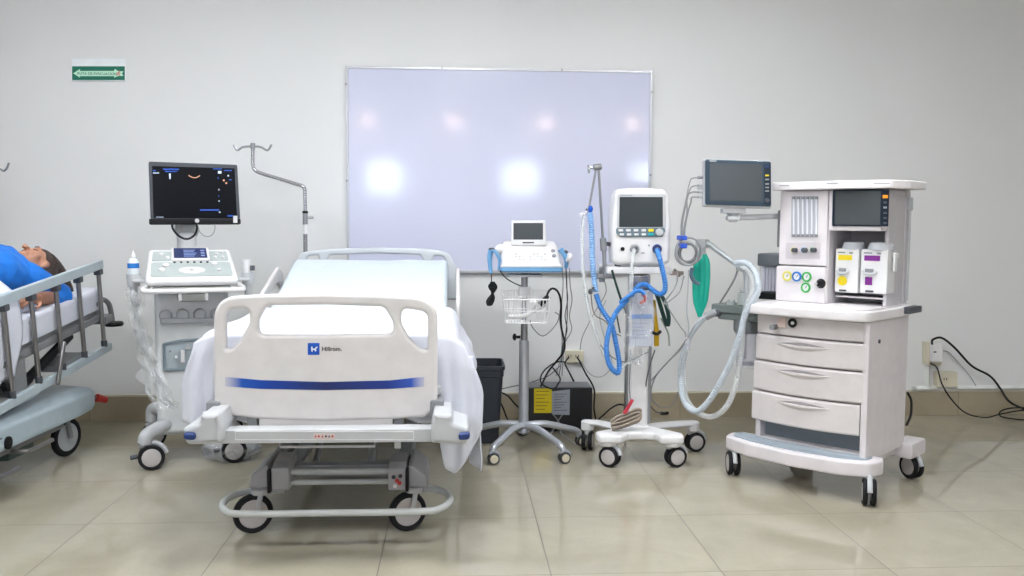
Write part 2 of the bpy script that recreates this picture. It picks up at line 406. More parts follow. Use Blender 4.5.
def cable(label, P, r=.005, m=None, name='power_cable', cat='cable', group=None, n=7, sub=7):
    bm = B(); tube(bm, P, r, n=n, sub=sub); return solo(name, bm, m or M_CABLE, label, cat, group)
w = wp
cable('thick black cord arching from the white adaptor down to the floor at right', [w(932, 344, 5.40), w(933, 339.5, 5.37), w(942, 338, 5.38), w(955, 348, 5.42), w(972, 366, 5.44), w(990, 376, 5.44), w(1000, 388, 5.43), w(1010, 402, 5.38), w(1030, 411, 5.40), w(1056, 418, 5.40)], .007)
cable('thin black cord sagging from the upper outlet box and coiling on the floor at right', [w(930, 363, 5.42), w(937, 368, 5.38), w(942, 384, 5.34), w(952, 400, 5.3), w(966, 413, 5.34), w(985, 417.5, 5.34), w(1003, 413.5, 5.35), w(1030, 410, 5.36), w(1056, 416, 5.34), w(1030, 420, 5.33), w(1003, 417, 5.32), w(1000, 412, 5.31), w(1012, 408, 5.31), w(1040, 408, 5.31)], .0045)
cable('thin grey cord hanging loosely between the right outlet and the trunking', [w(938, 351, 5.43), w(948, 352, 5.47), w(958, 362, 5.47), w(970, 376, 5.47), w(976, 386, 5.45)], .0025, M_GCABLE)

# ------------------------------------------------------------------ hospital bed
bed = T('hospital_bed', 'white hospital bed with a blue striped footboard, facing the camera', 'hospital bed', (-.475, 4.3, 0))
FY = 3.30-4.3
L = lambda P, Y: bed.lp(P, Y-4.3)
bm = B()
outer = rpoly(L([(214, 411), (213.5, 297), (270, 294.2), (325, 293.4), (380, 294.6), (437.5, 298), (437.5, 408), (425, 417), (392, 419.5), (325, 421.5), (260, 419.5), (226, 415)], 3.30), [.03, .095, .1, .1, .1, .095, .03, .03, .1, .1, .1, .03], seg=8)
hl = rpoly(L([(226, 310), (249.6, 307.5), (249, 324), (240, 340), (232, 349), (226, 350)], 3.30), [.03, .03, .05, .05, .02, .012])
hr = rpoly(L([(427.6, 312), (401.5, 307.5), (401, 324), (409, 338), (420, 348.5), (427.6, 350)], 3.30), [.03, .03, .05, .05, .02, .012])
hc = rpoly(L([(266, 305.5), (325, 304.8), (384, 306.5), (393, 322), (393, 334), (325, 335), (258.5, 335), (258.5, 320)], 3.30), [.03, .1, .03, .04, .03, .1, .03, .04])
plate(bm, [outer, hl, hr, hc], FY-.005, FY+.034, .013, res=3)
fb = bed.part('footboard', bm, M_FOOT, ang=60)
ms = bpy.data.materials.new('blue_stripe'); ms.use_nodes = True; nt = ms.node_tree; bs = nt.nodes['Principled BSDF']; bs.inputs['Roughness'].default_value = .35
tc = nt.nodes.new('ShaderNodeTexCoord'); sp = nt.nodes.new('ShaderNodeSeparateXYZ'); mr = nt.nodes.new('ShaderNodeMapRange'); cr = nt.nodes.new('ShaderNodeValToRGB')
nt.links.new(tc.outputs['Object'], sp.inputs[0]); nt.links.new(sp.outputs['X'], mr.inputs['Value']); mr.inputs['From Min'].default_value = -.37; mr.inputs['From Max'].default_value = .37
nt.links.new(mr.outputs[0], cr.inputs['Fac']); nt.links.new(cr.outputs['Color'], bs.inputs['Base Color'])
el = cr.color_ramp.elements; el[0].position = 0; el[0].color = lin((214, 212, 214)); el[1].position = 1; el[1].color = lin((214, 212, 214))
for q, c in ((.09, (20, 84, 180)), (.22, (8, 62, 160)), (.5, (26, 42, 96)), (.8, (22, 52, 136)), (.92, (50, 90, 190))):
    e = el.new(q); e.color = lin(c)
bm = B(); plate(bm, [L([(225, 377), (260, 380.3), (325, 382.2), (390, 380.6), (424, 377), (424, 386.5), (390, 389), (325, 390.3), (260, 389), (225, 386.5)], 3.29)], FY-.0075, FY-.003, .0004); bed.part('stripe', bm, ms, fb, smooth=False)
bm = B(); plate(bm, [rpoly(L([(307.6, 343.2), (319.3, 343.2), (319.3, 355), (307.6, 355)], 3.29), .002)], FY-.008, FY-.004, .0006); bed.part('logo_badge', bm, M_BLUE, fb)
bm = B(); P = L([(310.9, 346.8), (312.4, 346.4), (312.6, 348.6), (315, 348.4), (316, 346.8), (318, 346.8), (316, 349), (316.4, 351.4), (314.8, 351.4), (314.4, 349.9), (312.8, 350), (312.6, 351.9), (311.2, 351.4)], 3.29); plate(bm, [P], FY-.0092, FY-.007, .0003); bed.part('logo_mark', bm, mat('logo_white', (232, 240, 252), .4), fb)
bm = B(); c = bed.pb(321.7, 349.2, FY-.007); text(bm, 'Hillrom.', .022, Matrix.Translation(c), .0008, bold=True); bed.part('lettering', bm, M_INK, fb, smooth=False)

bm = B(); a, b = L([(260, 415), (393, 429)], 3.32); box(bm, a[0], b[0], FY+.001, FY+.036, b[1], a[1]+.03, bev=.004); bed.part('footboard_insert', bm, M_FOOT)
for x0, x1 in ((248, 258.5), (394, 404)):
    bm = B(); a, b = L([(x0, 412), (x1, 432)], 3.33); box(bm, a[0], b[0], FY+.01, FY+.05, b[1], a[1]+.05, bev=.004); bed.part('footboard_post', bm, M_GREY)
bm = B(); a, b = L([(215, 429.2), (435, 440.8)], 3.22); box(bm, a[0], b[0], -1.10, -1.02, b[1], a[1], bev=.006); cb = bed.part('foot_crossbar', bm, M_GREYW)
bm = B(); o = L([(235, 431.2), (414, 431.2), (414, 440), (235, 440)], 3.20); i = L([(235.7, 432), (413.3, 432), (413.3, 439.2), (235.7, 439.2)], 3.20); plate(bm, [o, i], -1.102, -1.098, .0003); bed.part('label_strip', bm, M_WHITE, cb)
bm = B(); plate(bm, [rpoly(L([(313.5, 433.2), (335, 433.2), (335, 439.4), (313.5, 439.4)], 3.20), .002)], -1.1035, -1.0985, .0003); wb = bed.part('warning_label', bm, mat('warning_paper', (206, 196, 192), .5), cb)
for k, (x, mm) in enumerate(((315.6, M_RED), (318.8, M_RED), (322.4, M_RED), (326, M_INK), (329.2, M_INK), (332.4, M_RED))):
    bm = B(); c = bed.pb(x, 436.3, -1.104); s = .004
    if k % 2: lathe(bm, [(0, 0), (s, 0), (s, .001), (0, .001)], c, (0, -1, 0), 8)
    else: plate(bm, [[(c.x-s, c.z-s), (c.x+s, c.z-s), (c.x, c.z+s*1.2)]], -1.1045, -1.1035, .0002)
    bed.part('label_symbol', bm, mm, cb)
for sgn in (-1, 1):
    X = (lambda x: x) if sgn < 0 else (lambda x: 652.5-x)
    P = L([(X(x), y) for x, y in ((182.5, 428), (199.5, 423), (201, 414.5), (219, 413.5), (222, 428), (221, 443), (186, 445.5))], 3.14)
    bm = B(); plate(bm, [rpoly(P, [.02, .012, .01, .01, .008, .01, .025])], -1.165, -.93, .014, res=2)
    c = bed.pb(X(210), 414.5, -1.05); lathe(bm, [(.014, -.01), (.026, -.01), (.026, .008), (.014, .008)], (c.x, -1.05, c.z), (0, 0, 1), 20)
    bp = bed.part('corner_bumper', bm, M_GREYW, label='white corner bumper with a blue pad')
    P = rpoly(L([(X(182), 433.2), (X(193.5), 434), (X(194.5), 441), (X(183), 440.4)], 3.11), .012)
    bm = B(); plate(bm, [P], -1.185, -1.15, .008, res=2); bed.part('blue_pad', bm, M_NAVY, bp)
bm = B(); z0 = bed.pb(280, 447, -1.05); z1 = bed.pb(375, 440, -1.05)
tube(bm, [(z0.x, -1.05, z1.z), (z0.x, -1.05, z0.z), (z1.x, -1.05, z0.z), (z1.x, -1.05, z1.z)], .005, smooth=False, n=8); bed.part('bracket', bm, M_GREYW)
bm = B(); a, b = L([(394.5, 440), (401, 448)], 3.24); box(bm, a[0], b[0], -1.07, -1.05, b[1], a[1], bev=.003); bed.part('release_tab', bm, M_GREYW)
# deck, mattress with raised back
bm = B()
for x0, x1 in ((-.43, -.38), (.38, .43)): box(bm, x0, x1, -1.02, .85, .50, .56, bev=.008)
for y in (-.9, -.2, .4, .82): box(bm, -.38, .38, y-.025, y+.025, .505, .555, bev=.006)
bed.part('upper_frame', bm, M_GREY)
bm = B(); box(bm, -.42, .42, -.95, 0, .565, .60, bev=.01)
Mr = Matrix.Translation((0, 0, .58)) @ Matrix.Rotation(math.radians(15.5), 4, 'X'); box(bm, -.42, .42, .01, .84, -.015, .02, bev=.01, M=Mr)
bed.part('mattress_platform', bm, M_GREYW)
def mattress(bm, x0, x1, prof, th, nx=24):
    """prof = list of (y, ztop); a slab following it, rounded at the sides"""
    top = []; prof = catm([V((0, y, z)) for y, z in prof], 8)
    sec = [(-1, -1), (-1.0, -.25), (-.985, -.08), (-.95, 0)]+[(-.95+1.9*k/nx, 0) for k in range(1, nx)]+[(.95, 0), (.985, -.08), (1.0, -.25), (1, -1)]
    rows = []
    for q in prof:
        rows.append([bm.verts.new(((x0+x1)/2+(x1-x0)/2*sx*(1 if sz > -.9 else .99), q.y, q.z+sz*th*(1 if sz <= -.25 else .8)+(.006*noise.noise(V((sx*3, q.y*4, 3))) if sz == 0 else 0))) for sx, sz in sec])
    for a, b in zip(rows, rows[1:]):
        for k in range(len(a)-1): bm.faces.new((a[k], a[k+1], b[k+1], b[k]))
        bm.faces.new((a[-1], a[0], b[0], b[-1]))
    bm.faces.new(rows[0][::-1]); bm.faces.new(rows[-1])
bm = B(); mattress(bm, -.43, .43, [(-.90, .74), (-.88, .772), (-.6, .775), (-.05, .775), (.12, .80), (.74, .985), (.78, .975), (.80, .94)], .16); bed.part('mattress', bm, M_SHEETB, ang=50)
# headboard
HY = .88
Lh = lambda P: bed.lp(P, HY)
bm = B()
ho = rpoly(Lh([(291, 300), (293, 268), (300, 252.5), (325, 249.3), (377, 247.4), (425, 248.8), (448, 252), (456.5, 268), (458.5, 300)]), [.01, .05, .06, .1, .1, .1, .06, .05, .01], seg=6)
h1 = rpoly(Lh([(305.5, 262), (308, 256.4), (318, 255.2), (319.5, 262)]), .012)
h2 = rpoly(Lh([(326.5, 261.5), (329.5, 255.4), (377, 253.4), (420, 255), (424, 261.5), (377, 262.5)]), [.01, .012, .08, .012, .01, .05])
h3 = rpoly(Lh([(433, 262), (434, 255.6), (443, 256.6), (446.5, 262)]), .012)
plate(bm, [ho, h1, h2, h3], HY, HY+.03, .011, res=2); bed.part('headboard', bm, mat('headboard_plastic', (206, 212, 216), .4), ang=60)
for s in (-1, 1):
    Pm = Matrix.Translation((s*.485, 0, 0)) @ Matrix.Rotation(PI/2, 4, 'Z')
    # outline in (y, z)
    o = rpoly([(.12, .50), (.10, .83), (.60, .965), (.72, .93), (.76, .52)], .06)
    h = rpoly([(.22, .60), (.20, .79), (.56, .885), (.64, .86), (.66, .60)], .04)
    bm = B(); plate(bm, [o, h], -.010, .010, .007, M=Pm, res=2); bed.part('side_rail', bm, M_FOOT, ang=60)
# base
bm = B()
for s in (-1, 1): box(bm, s*.26-.03, s*.26+.03, -.60, .78, .19, .25, bev=.008)
for y in (-.70, .72): box(bm, -.30, .30, y-.03, y+.03, .195, .245, bev=.008)
bed.part('base_frame', bm, M_GREY)
for z_, r_ in ((.237, .0125), (.195, .0105)):
    bm = B(); cyl(bm, (-.24, -.80, z_), (.24, -.80, z_), r_); bed.part('cross_tube', bm, mat('bumper_tube_paint', (190, 194, 192), .35))
for s in (-1, 1):
    X = (lambda x: x) if s < 0 else (lambda x: 677-x)
    bm = B(); a, b = L([(X(271), 467), (X(289), 491)], 3.45)
    x0, x1 = sorted((a[0], b[0])); z0, z1 = b[1], a[1]
    Pm = Matrix.Rotation(PI/2, 4, 'Z')
    sl = [(-.85, z0), (-.85, z1-.006), (-.80, z1+.008), (-.70, z1+.018), (-.66, z1+.01), (-.66, z0)]
    plate(bm, [rpoly(sl, .012)], -x1, -x0, .006, M=Pm)
    cc = bed.part('base_cover', bm, M_GREY if 0 else mat('cover_plastic', (168, 168, 170), .45))
    bm = B(); a, b = L([(X(248.5), 467), (X(268.5), 488)], 3.48); w0, w1 = sorted((a[0], b[0]))
    if s < 0: q = [(w0, b[1]), (w0+.01, a[1]-.035), (w1-.015, a[1]+.006), (w1, a[1]+.006), (w1, b[1])]
    else: q = [(w1, b[1]), (w1-.01, a[1]-.035), (w0+.015, a[1]+.006), (w0, a[1]+.006), (w0, b[1])]
    plate(bm, [rpoly(q, .01)], -.82, -.55, .008)
    bed.part('cover_wing', bm, mat('cover_plastic', (168, 168, 170), .45), cc)
    bm = B(); xm = (x0+w1)/2 if s < 0 else (x1+w0)/2; box(bm, xm-.006, xm+.006, -.86, -.83, .17, .26, bev=.002); bed.part('pedal_slot', bm, M_BLACK, cc)
    if s > 0:
        for (px, py, mm) in ((393.5, 477, M_INK), (397, 480.5, M_RED), (400.5, 476, M_INK), (395, 486, M_WHITE), (399.5, 483, M_RED)):
            c = bed.pb(px, py, -.852); bm = B(); lathe(bm, [(0, 0), (.008, 0), (.008, .003), (0, .003)], c, (0, -1, 0), 10); bed.part('sticker', bm, mm, cc)
for (a, ya, b, yb, r) in (((313, 474), 3.62, (321, 440), 4.1, .013), ((370, 472), 3.62, (374, 440), 4.1, .018), ((288, 470), 3.62, (312, 438), 4.0, .03), ((409, 468), 3.6, (414, 440), 4.1, .012)):
    bm = B(); p0 = bed.w(*a, ya); p1 = bed.w(*b, yb); p1 = p0+(p1-p0)*1.55; cyl(bm, p0, p1, r, n=12); bed.part('lift_strut', bm, M_GREY if r > .02 else M_STEEL)
tb = B(); zb = .15; yf, yk = -1.04, -.75; xl, xr = -.395, .445
pts = [(xl+.19, yk, zb), (xl+.12, yk, zb), (xl+.03, yk-.03, zb), (xl-.01, yk-.145, zb), (xl+.03, yf+.03, zb), (xl+.12, yf, zb), (0, yf, zb), (xr-.12, yf, zb), (xr-.03, yf+.03, zb), (xr+.01, yk-.145, zb), (xr-.03, yk-.03, zb), (xr-.12, yk, zb), (xr-.19, yk, zb)]
tube(tb, pts, .013, n=10, sub=5); bed.part('bumper_tube', tb, mat('bumper_tube_paint', (190, 194, 192), .35))
for (px, yy) in ((260, -.80), (414, -.80)):
    c = bed.pb(px, 500, yy)
    caster(bed, c.x, yy, .20, .078, math.radians(24), M_GREYW, M_RUB, M_HUB, w=.03, twin=False, trail=-.35)
for x in (-.31, .30): caster(bed, x, .72, .21, .075, .6, M_GREYW, M_RUB, M_HUB, w=.03, twin=False)

# bedspread draped over the foot half
def smooth(a, b, t): t = max(0, min(1, (t-a)/(b-a))); return t*t*(3-2*t)
bm = B(); NY, rows = 90, []
y0, y1 = 3.385, 4.36
for j in range(NY+1):
    v = j/NY; Y = y0+(y1-y0)*v
    zt = .80+.004*math.sin(v*9)
    if v > .93: zt -= .012*smooth(.93, 1, v)
    if v < .04: zt -= .02*(1-v/.04)**2
    # hems
    hr_ = .265+.05*smooth(0, .12, v) if v < .2 else .52+.03*math.sin(v*8)
    hr_ = .265*(1-smooth(.15, .22, v))+(.51+.03*math.sin(v*7))*smooth(.15, .22, v)+.03*smooth(0, .15, v)*(1-smooth(.15, .22, v))
    hl_ = .46+.06*math.sin(v*6+1)
    row = []
    def side(s, hem):
        P = []
        n = 26
        for k in range(n+1):
            u = k/n
            # shoulder then drop
            if u < .3:
                a = u/.3*PI/2; x = .43+.06*math.sin(a); z = zt-.085*(1-math.cos(a))
            else:
                q = (u-.3)/.7; z = zt-.085-(zt-.085-hem)*q
                f = math.sin(v*26+s*1.3+1.5*math.sin(v*9))*.020+math.sin(v*55+s)*.007
                x = .49+.055*math.sin(q*1.9)+f*q**.7+.012*noise.noise(V((v*7, q*4, s*5)))
            P.append((s*x, z))
        return P
    Lf = side(-1, hl_)[::-1]; Rt = side(1, hr_)
    mid = [(-.43+.86*k/26, None) for k in range(1, 26)]
    for x, z in Lf: row.append((x, z))
    for x, _ in mid:
        zz = zt+.010*noise.noise(V((x*3.2+4, Y*5, 1)))+.006*noise.noise(V((x*9, Y*11, 2)))+.008*(1-abs(x)/.43)
        row.append((x, zz))
    for x, z in Rt: row.append((x, z))
    rows.append([bm.verts.new((x-.475, Y+(.012*noise.noise(V((x*5, z*9, 4))) if abs(x) > .45 else 0), z)) for x, z in row])
for a, b in zip(rows, rows[1:]):
    for k in range(len(a)-1): bm.faces.new((a[k], a[k+1], b[k+1], b[k]))
cols = []
NX, NZ = 120, 22
for i in range(NX+1):
    x = -.535+1.115*i/NX; ax_ = abs(x)
    zt = .80 if ax_ < .43 else .80-.085*(1-math.sqrt(max(0, 1-min(1, (ax_-.43)/.13)**2)))
    if x < .40: hem = .47+.012*math.sin(x*30)
    elif x < .44: hem = .47-(.47-.29)*smooth(.40, .44, x)
    elif x < .475: hem = .29-.03*(x-.44)/.035
    elif x < .525: hem = .262+.06*(x-.475)/.05
    else: hem = .322+.12*(x-.525)/.055
    col = []
    for k in range(NZ+1):
        u = k/NZ; z = zt-.004-(zt-hem)*u
        fold = (.5+.5*math.sin(x*62+2.5*math.sin(x*13)+u*1.2))*.022*u**.6*(1.0 if ax_ > .40 else .3)
        spread = .93+.07*smooth(0, .55, u)+(.01*u if x < 0 else -.01*u)
        col.append(bm.verts.new((x*spread-.475, 3.383-.012*min(1, u*5)-fold+.006*noise.noise(V((x*8, z*8, 7))), z)))
    cols.append(col)
for a, b in zip(cols, cols[1:]):
    for k in range(NZ): bm.faces.new((a[k], b[k], b[k+1], a[k+1]))
bmesh.ops.recalc_face_normals(bm, faces=bm.faces)
bmesh.ops.solidify(bm, geom=bm.faces[:], thickness=-.004)
solo('bedspread', bm, M_SHEET, 'white bedspread draped over the foot half of the bed with a blue stripe', 'bedspread', ang=180)
bm = B(); box(bm, -.43, -.37, .84, .96, .475, .503, bev=.006); bed.part('pole_socket', bm, M_GREY)

# bent infusion pole at the bed head
t = T('infusion_pole', 'bent chrome infusion pole with a double hook standing at the bed head', 'infusion pole', (-.875, 5.235, .50))
q = lambda x, y: t.w(x, y, 5.235)
bm = B(); c = q(305.2, 232)
cyl(bm, (c.x, 0, .0), (c.x, 0, c.z), .0125); t.part('lower_tube', bm, M_CHROME)
bm = B(); tube(bm, [q(305.3, 212), q(304.9, 196), q(304.6, 189), q(302, 186), q(296, 184), q(280, 179), q(262, 173.6), q(255, 170), q(252.9, 164), q(252.8, 148)], .0105, n=12, sub=6); t.part('upper_tube', bm, M_CHROME)
bm = B(); cyl(bm, q(305.3, 234), q(305.3, 224), .0145); t.part('sleeve', bm, M_WHITE)
bm = B(); cyl(bm, q(305.2, 225), q(305.2, 211), .0145); tube(bm, [q(305.2, 217), q(309, 217.6), q(313.5, 217.4)], .008, n=8); t.part('clamp', bm, M_STEEL)
bm = B(); cyl(bm, q(305.2, 213.4), q(305.2, 211), .0165); t.part('collar', bm, M_BLACK)
bm = B(); tube(bm, [q(233.7, 144.6), q(237.5, 150), q(243, 147), q(252.8, 146.4), q(261, 147), q(267.5, 150.2), q(271.6, 144.6)], .0065, n=8); cyl(bm, q(252.8, 149), q(252.8, 143), .014); t.part('hook_bar', bm, M_STEEL)
# hook of a pole at the left edge
t = T('infusion_pole', 'infusion pole at the left edge of which only one hook shows', 'infusion pole', (-2.72, 5.2, 0))
q = lambda x, y: t.w(x, y, 5.2)
bm = B(); tube(bm, [q(9, 162.8), q(6.8, 168.5), q(3.5, 170.8), q(0, 169), q(-12, 166), q(-24, 169), q(-27, 170.8), q(-31, 168.5), q(-33, 162.8)], .006, n=8); t.part('hook_bar', bm, M_STEEL)
c = q(-12, 166); bm = B(); cyl(bm, (c.x, 0, .09), (c.x, 0, c.z), .011); t.part('pole', bm, M_CHROME)
bm = B()
for k in range(5):
    a = k*2*PI/5+.3; tube(bm, [(c.x, 0, .10), (c.x+math.cos(a)*.12, math.sin(a)*.12, .085), (c.x+math.cos(a)*.19, math.sin(a)*.19, .06)], .014, n=8)
t.part('base', bm, M_SILVER)
for k in range(5):
    a = k*2*PI/5+.3; caster(t, c.x+math.cos(a)*.19, math.sin(a)*.19, .065, .024, a, M_BLACK, M_RUB, M_BLACK, w=.014, twin=False)
# ------------------------------------------------------------------ ultrasound trolley
us = T('ultrasound_machine', 'white ultrasound trolley with a dark angled monitor and keyboard console, left of the bed', 'ultrasound machine', (-1.265, 4.409, 0), math.radians(18))
P = lambda pts, b: us.lp(pts, b)
bm = B(); box(bm, -.175, .175, .16, .52, .14, .88, bev=.03, seg=3); box(bm, -.15, .15, .18, .5, .86, .93, bev=.02)
body = us.part('body', bm, mat('ultrasound_body', (218, 221, 222), .42))
for x0 in (-.125, -.045, .035, .115):
    bm = B(); lathe(bm, [(0, 0), (.03, 0), (.032, .006), (.024, .02), (0, .022)], (x0, .16, .745), (0, -1, 0), 20); us.part('probe_port', bm, M_GREYW, body)
bm = B(); plate(bm, [rpoly([(-.15, .705), (.16, .705), (.16, .725), (-.15, .735)], .006)], .12, .17, .006); us.part('port_ledge', bm, mat('ledge_grey', (168, 172, 176), .45), body)
bm = B(); pk = rpoly(P([(162, 343), (180, 339.5), (215, 337), (222, 370), (163, 371)], .155), .015); pi_ = rpoly(P([(165, 345), (180, 342), (213, 340), (219, 368), (166, 368)], .155), .012)
plate(bm, [pk, pi_], .148, .165, .004); ip = us.part('connector_panel', bm, mat('panel_teal_grey', (128, 142, 150), .45), body)
bm = B(); plate(bm, [rpoly(P([(165, 345), (180, 342), (213, 340), (219, 368), (166, 368)], .155), .01)], .158, .166, .001); us.part('panel_recess', bm, mat('panel_inner', (168, 180, 186), .4), ip)
for px, py, r_, mm in ((176, 357, .006, M_WHITE), (170, 351, .004, M_CHROME), (188, 347, .012, M_GREYW)):
    c = us.pb(px, py, .157); bm = B(); cyl(bm, c+V((0, .01, 0)), c-V((0, .02, 0)), r_); us.part('jack', bm, mm, ip)
bm = B(); c = us.pb(182.5, 352, .15); box(bm, c.x-.009, c.x+.009, .12, .16, c.z-.05, c.z+.01, bev=.004); us.part('connector', bm, M_WHITE, ip)
# legs
for sx in (-1, 1):
    bm = B(); tube(bm, [(sx*.11, .24, .20), (sx*.15, .15, .195), (-.22 if sx < 0 else .15, .085, .17), (-.235 if sx < 0 else .15, .08, .13)], .034, n=12); us.part('leg', bm, M_GREYW)
    bm = B(); tube(bm, [(sx*.11, .42, .22), (sx*.15, .50, .215), (sx*.195, .55, .20), (sx*.20, .555, .14)], .034, n=12); us.part('leg', bm, M_GREYW)
    caster(us, -.235 if sx < 0 else .15, .08, .15, .062, math.radians(0), M_GREYW, M_RUB, M_HUB, w=.024, twin=True, trail=.5, lever=True)
    caster(us, sx*.20, .555, .15, .062, math.radians(30), M_GREYW, M_RUB, M_HUB, w=.024, twin=True, trail=.1)
# console: tilted slab
th = math.atan2(.135, .33)
Mc = Matrix.Translation((0, .0, .925)) @ Matrix.Rotation(th, 4, 'X') @ Matrix.Diagonal((.91, 1, 1, 1))
R90 = Matrix.Rotation(PI/2, 4, 'X')
def flatp(bm, loops, z0, z1, bev, M): plate(bm, loops, -z1, -z0, bev, M=M @ Matrix.Rotation(-PI/2, 4, 'X'))
bm = B(); flatp(bm, [rpoly([(-.235, 0), (.235, 0), (.215, .37), (-.215, .37)], [.03, .03, .03, .03])], -.032, 0, .010, Mc); con = us.part('console', bm, M_WHITE, ang=60)
bm = B(); flatp(bm, [rpoly([(-.208, .045), (.208, .045), (.204, .205), (-.204, .205)], .02)], -.001, .004, .0015, Mc); us.part('control_deck', bm, mat('deck_grey', (176, 186, 184), .5), con)
for a, b in ((-.2, -.1), (.10, .2)):
    bm = B(); flatp(bm, [rpoly([(a, .225), (b, .225), (b*.97, .335), (a*.97, .335)], .01)], -.001, .004, .0015, Mc); us.part('key_block', bm, mat('deck_grey', (176, 186, 184), .5), con)
bm = B(); flatp(bm, [rpoly([(-.10, .215), (.10, .215), (.098, .37), (-.098, .37)], .008)], .0, .010, .003, Mc); ts = us.part('touch_screen', bm, M_WHITE, con)
bm = B(); flatp(bm, [rpoly([(-.088, .24), (.088, .24), (.086, .36), (-.086, .36)], .003)], .008, .0115, .0008, Mc); us.part('touch_panel', bm, M_LCD, con)
bm = B()
for k in range(5): flatp(bm, [rpoly([(-.035, .255+k*.018), (.02+.006*(k % 3), .255+k*.018), (.02+.006*(k % 3), .262+k*.018), (-.035, .262+k*.018)], 0)], .011, .0122, .0002, Mc)
for k in range(3): flatp(bm, [rpoly([(.055+.0*k, .26+k*.03), (.075, .26+k*.03), (.075, .272+k*.03), (.055, .272+k*.03)], 0)], .011, .0122, .0002, Mc)
us.part('menu_text', bm, mat('menu_blue', (120, 140, 190), .4, emit=.3), con)
bm = B(); M2 = Mc @ Matrix.Translation((0, .105, .003)); lathe(bm, [(.06, 0), (.058, .005), (0, .006)], n=28); bmesh.ops.transform(bm, matrix=M2 @ Matrix.Diagonal((1.15, .62, 1, 1)), verts=bm.verts); us.part('trackball_pad', bm, M_WHITE, con)
bm = B(); ball(bm, Mc @ V((0, .105, .006)), .012, (1, 1, .7)); us.part('trackball', bm, M_GREYW, con)
for k in range(6):
    bm = B(); x = -.085+k*.034; cyl(bm, Mc @ V((x, .197, 0)), Mc @ V((x, .197, .010)), .006, n=10); us.part('button', bm, M_DGREY, con)
for x, y, r_ in ((-.15, .11, .017), (-.13, .16, .017), (.12, .17, .016), (-.15, .29, .012), (-.12, .25, .01), (.14, .1, .01), (.14, .29, .008), (.17, .25, .008), (.17, .31, .008), (.13, .25, .008)):
    bm = B(); cyl(bm, Mc @ V((x, y, 0)), Mc @ V((x, y, .014)), r_, n=16); us.part('knob', bm, M_WHITE, con)
# handle bar and tray
bm = B(); tube(bm, [(-.20, .06, .90), (-.225, -.02, .885), (-.19, -.055, .88), (0, -.06, .88), (.20, -.055, .88), (.232, -.02, .885), (.21, .06, .90)], .012, n=10, sub=5); us.part('handle', bm, M_WHITE)
bm = B(); box(bm, -.18, .18, .0, .34, .868, .892, bev=.008); box(bm, -.07, .07, .02, .30, .82, .87, bev=.015); us.part('tray', bm, mat('tray_grey', (160, 162, 158), .45))
for x in (-.06, .06):
    bm = B(); cyl(bm, (x, -.02, .87), (x, -.02, .83), .008); us.part('hook', bm, M_WHITE)
# side probe holders
for s in (-1, 1):
    bm = B(); hx = s*.265; box(bm, s*.19, s*.27, .06, .16, .915, .93, bev=.006); lathe(bm, [(.022, .90), (.030, .955), (.034, .955), (.028, .895), (.0, .893)], (hx, .11, 0), n=20)
    tube(bm, [(hx, .11, .90), (hx, .11, .84), (hx*.97, .13, .80)], .018, n=10)
    us.part('probe_holder', bm, M_GREYW)
# probe in the right holder
bm = B(); tube(bm, [(.262, .10, .90), (.262, .10, .97), (.258, .10, 1.02)], lambda t_: .014+.006*t_, n=10); pr = us.part('probe', bm, M_WHITE)
bm = B(); box(bm, .275, .297, .075, .095, .965, .99, bev=.002); us.part('probe_tag', bm, M_DGREY, pr)
# neck and monitor
nx_ = us.pb(187, 240, .42)
bm = B(); cyl(bm, (nx_.x, .42, 1.02), (nx_.x, .42, 1.15), .05); us.part('neck', bm, M_WHITE)
bm = B(); cyl(bm, (nx_.x, .39, 1.165), (nx_.x, .46, 1.165), .06); box(bm, nx_.x-.03, nx_.x+.03, .385, .44, 1.15, 1.32, bev=.01); us.part('pivot', bm, mat('pivot_grey', (176, 178, 176), .45))
MB_ = .34
bm = B(); plate(bm, [rpoly(P([(148.5, 161.5), (237.2, 164.8), (240.2, 219), (150.5, 219)], MB_), .01)], MB_-.005, MB_+.02, .004, res=2); mo = us.part('monitor', bm, M_DGREY)
bm = B(); plate(bm, [rpoly(P([(147.4, 161.8), (235, 165.2), (238, 221), (149, 221)], MB_+.03), .012)], MB_+.012, MB_+.05, .012, res=2); us.part('back_shell', bm, M_WHITE, mo)
bm = B(); plate(bm, [rpoly(P([(152, 166), (234.5, 168.5), (237, 218), (153.5, 218)], MB_), .003)], MB_-.0065, MB_-.004, .0005); us.part('screen', bm, M_SCREENB, mo)
bm = B(); plate(bm, [rpoly(P([(149, 218.6), (240.5, 218.6), (240.8, 223.6), (239, 224.6), (150, 224.8), (149, 223.6)], MB_-.02), .006)], MB_-.03, MB_+.02, .007); us.part('lower_bezel', bm, M_BLACK, mo)
def mk(pts, m, nm='screen_mark'):
    b2 = B(); plate(b2, [P(pts, MB_-.008)], MB_-.0085, MB_-.007, .0002); us.part(nm, b2, m, mo, smooth=False)
bm = B(); tube(bm, [us.pb(x, y, MB_-.008) for x, y in ((188.5, 175.3), (192, 177.2), (196, 177.6), (200, 175.6))], .0022, n=5); us.part('echo_arc', bm, M_MARKO, mo)
mk([(168.9, 173.5), (170.8, 173.5), (170.6, 179), (169.4, 179)], M_MARK)
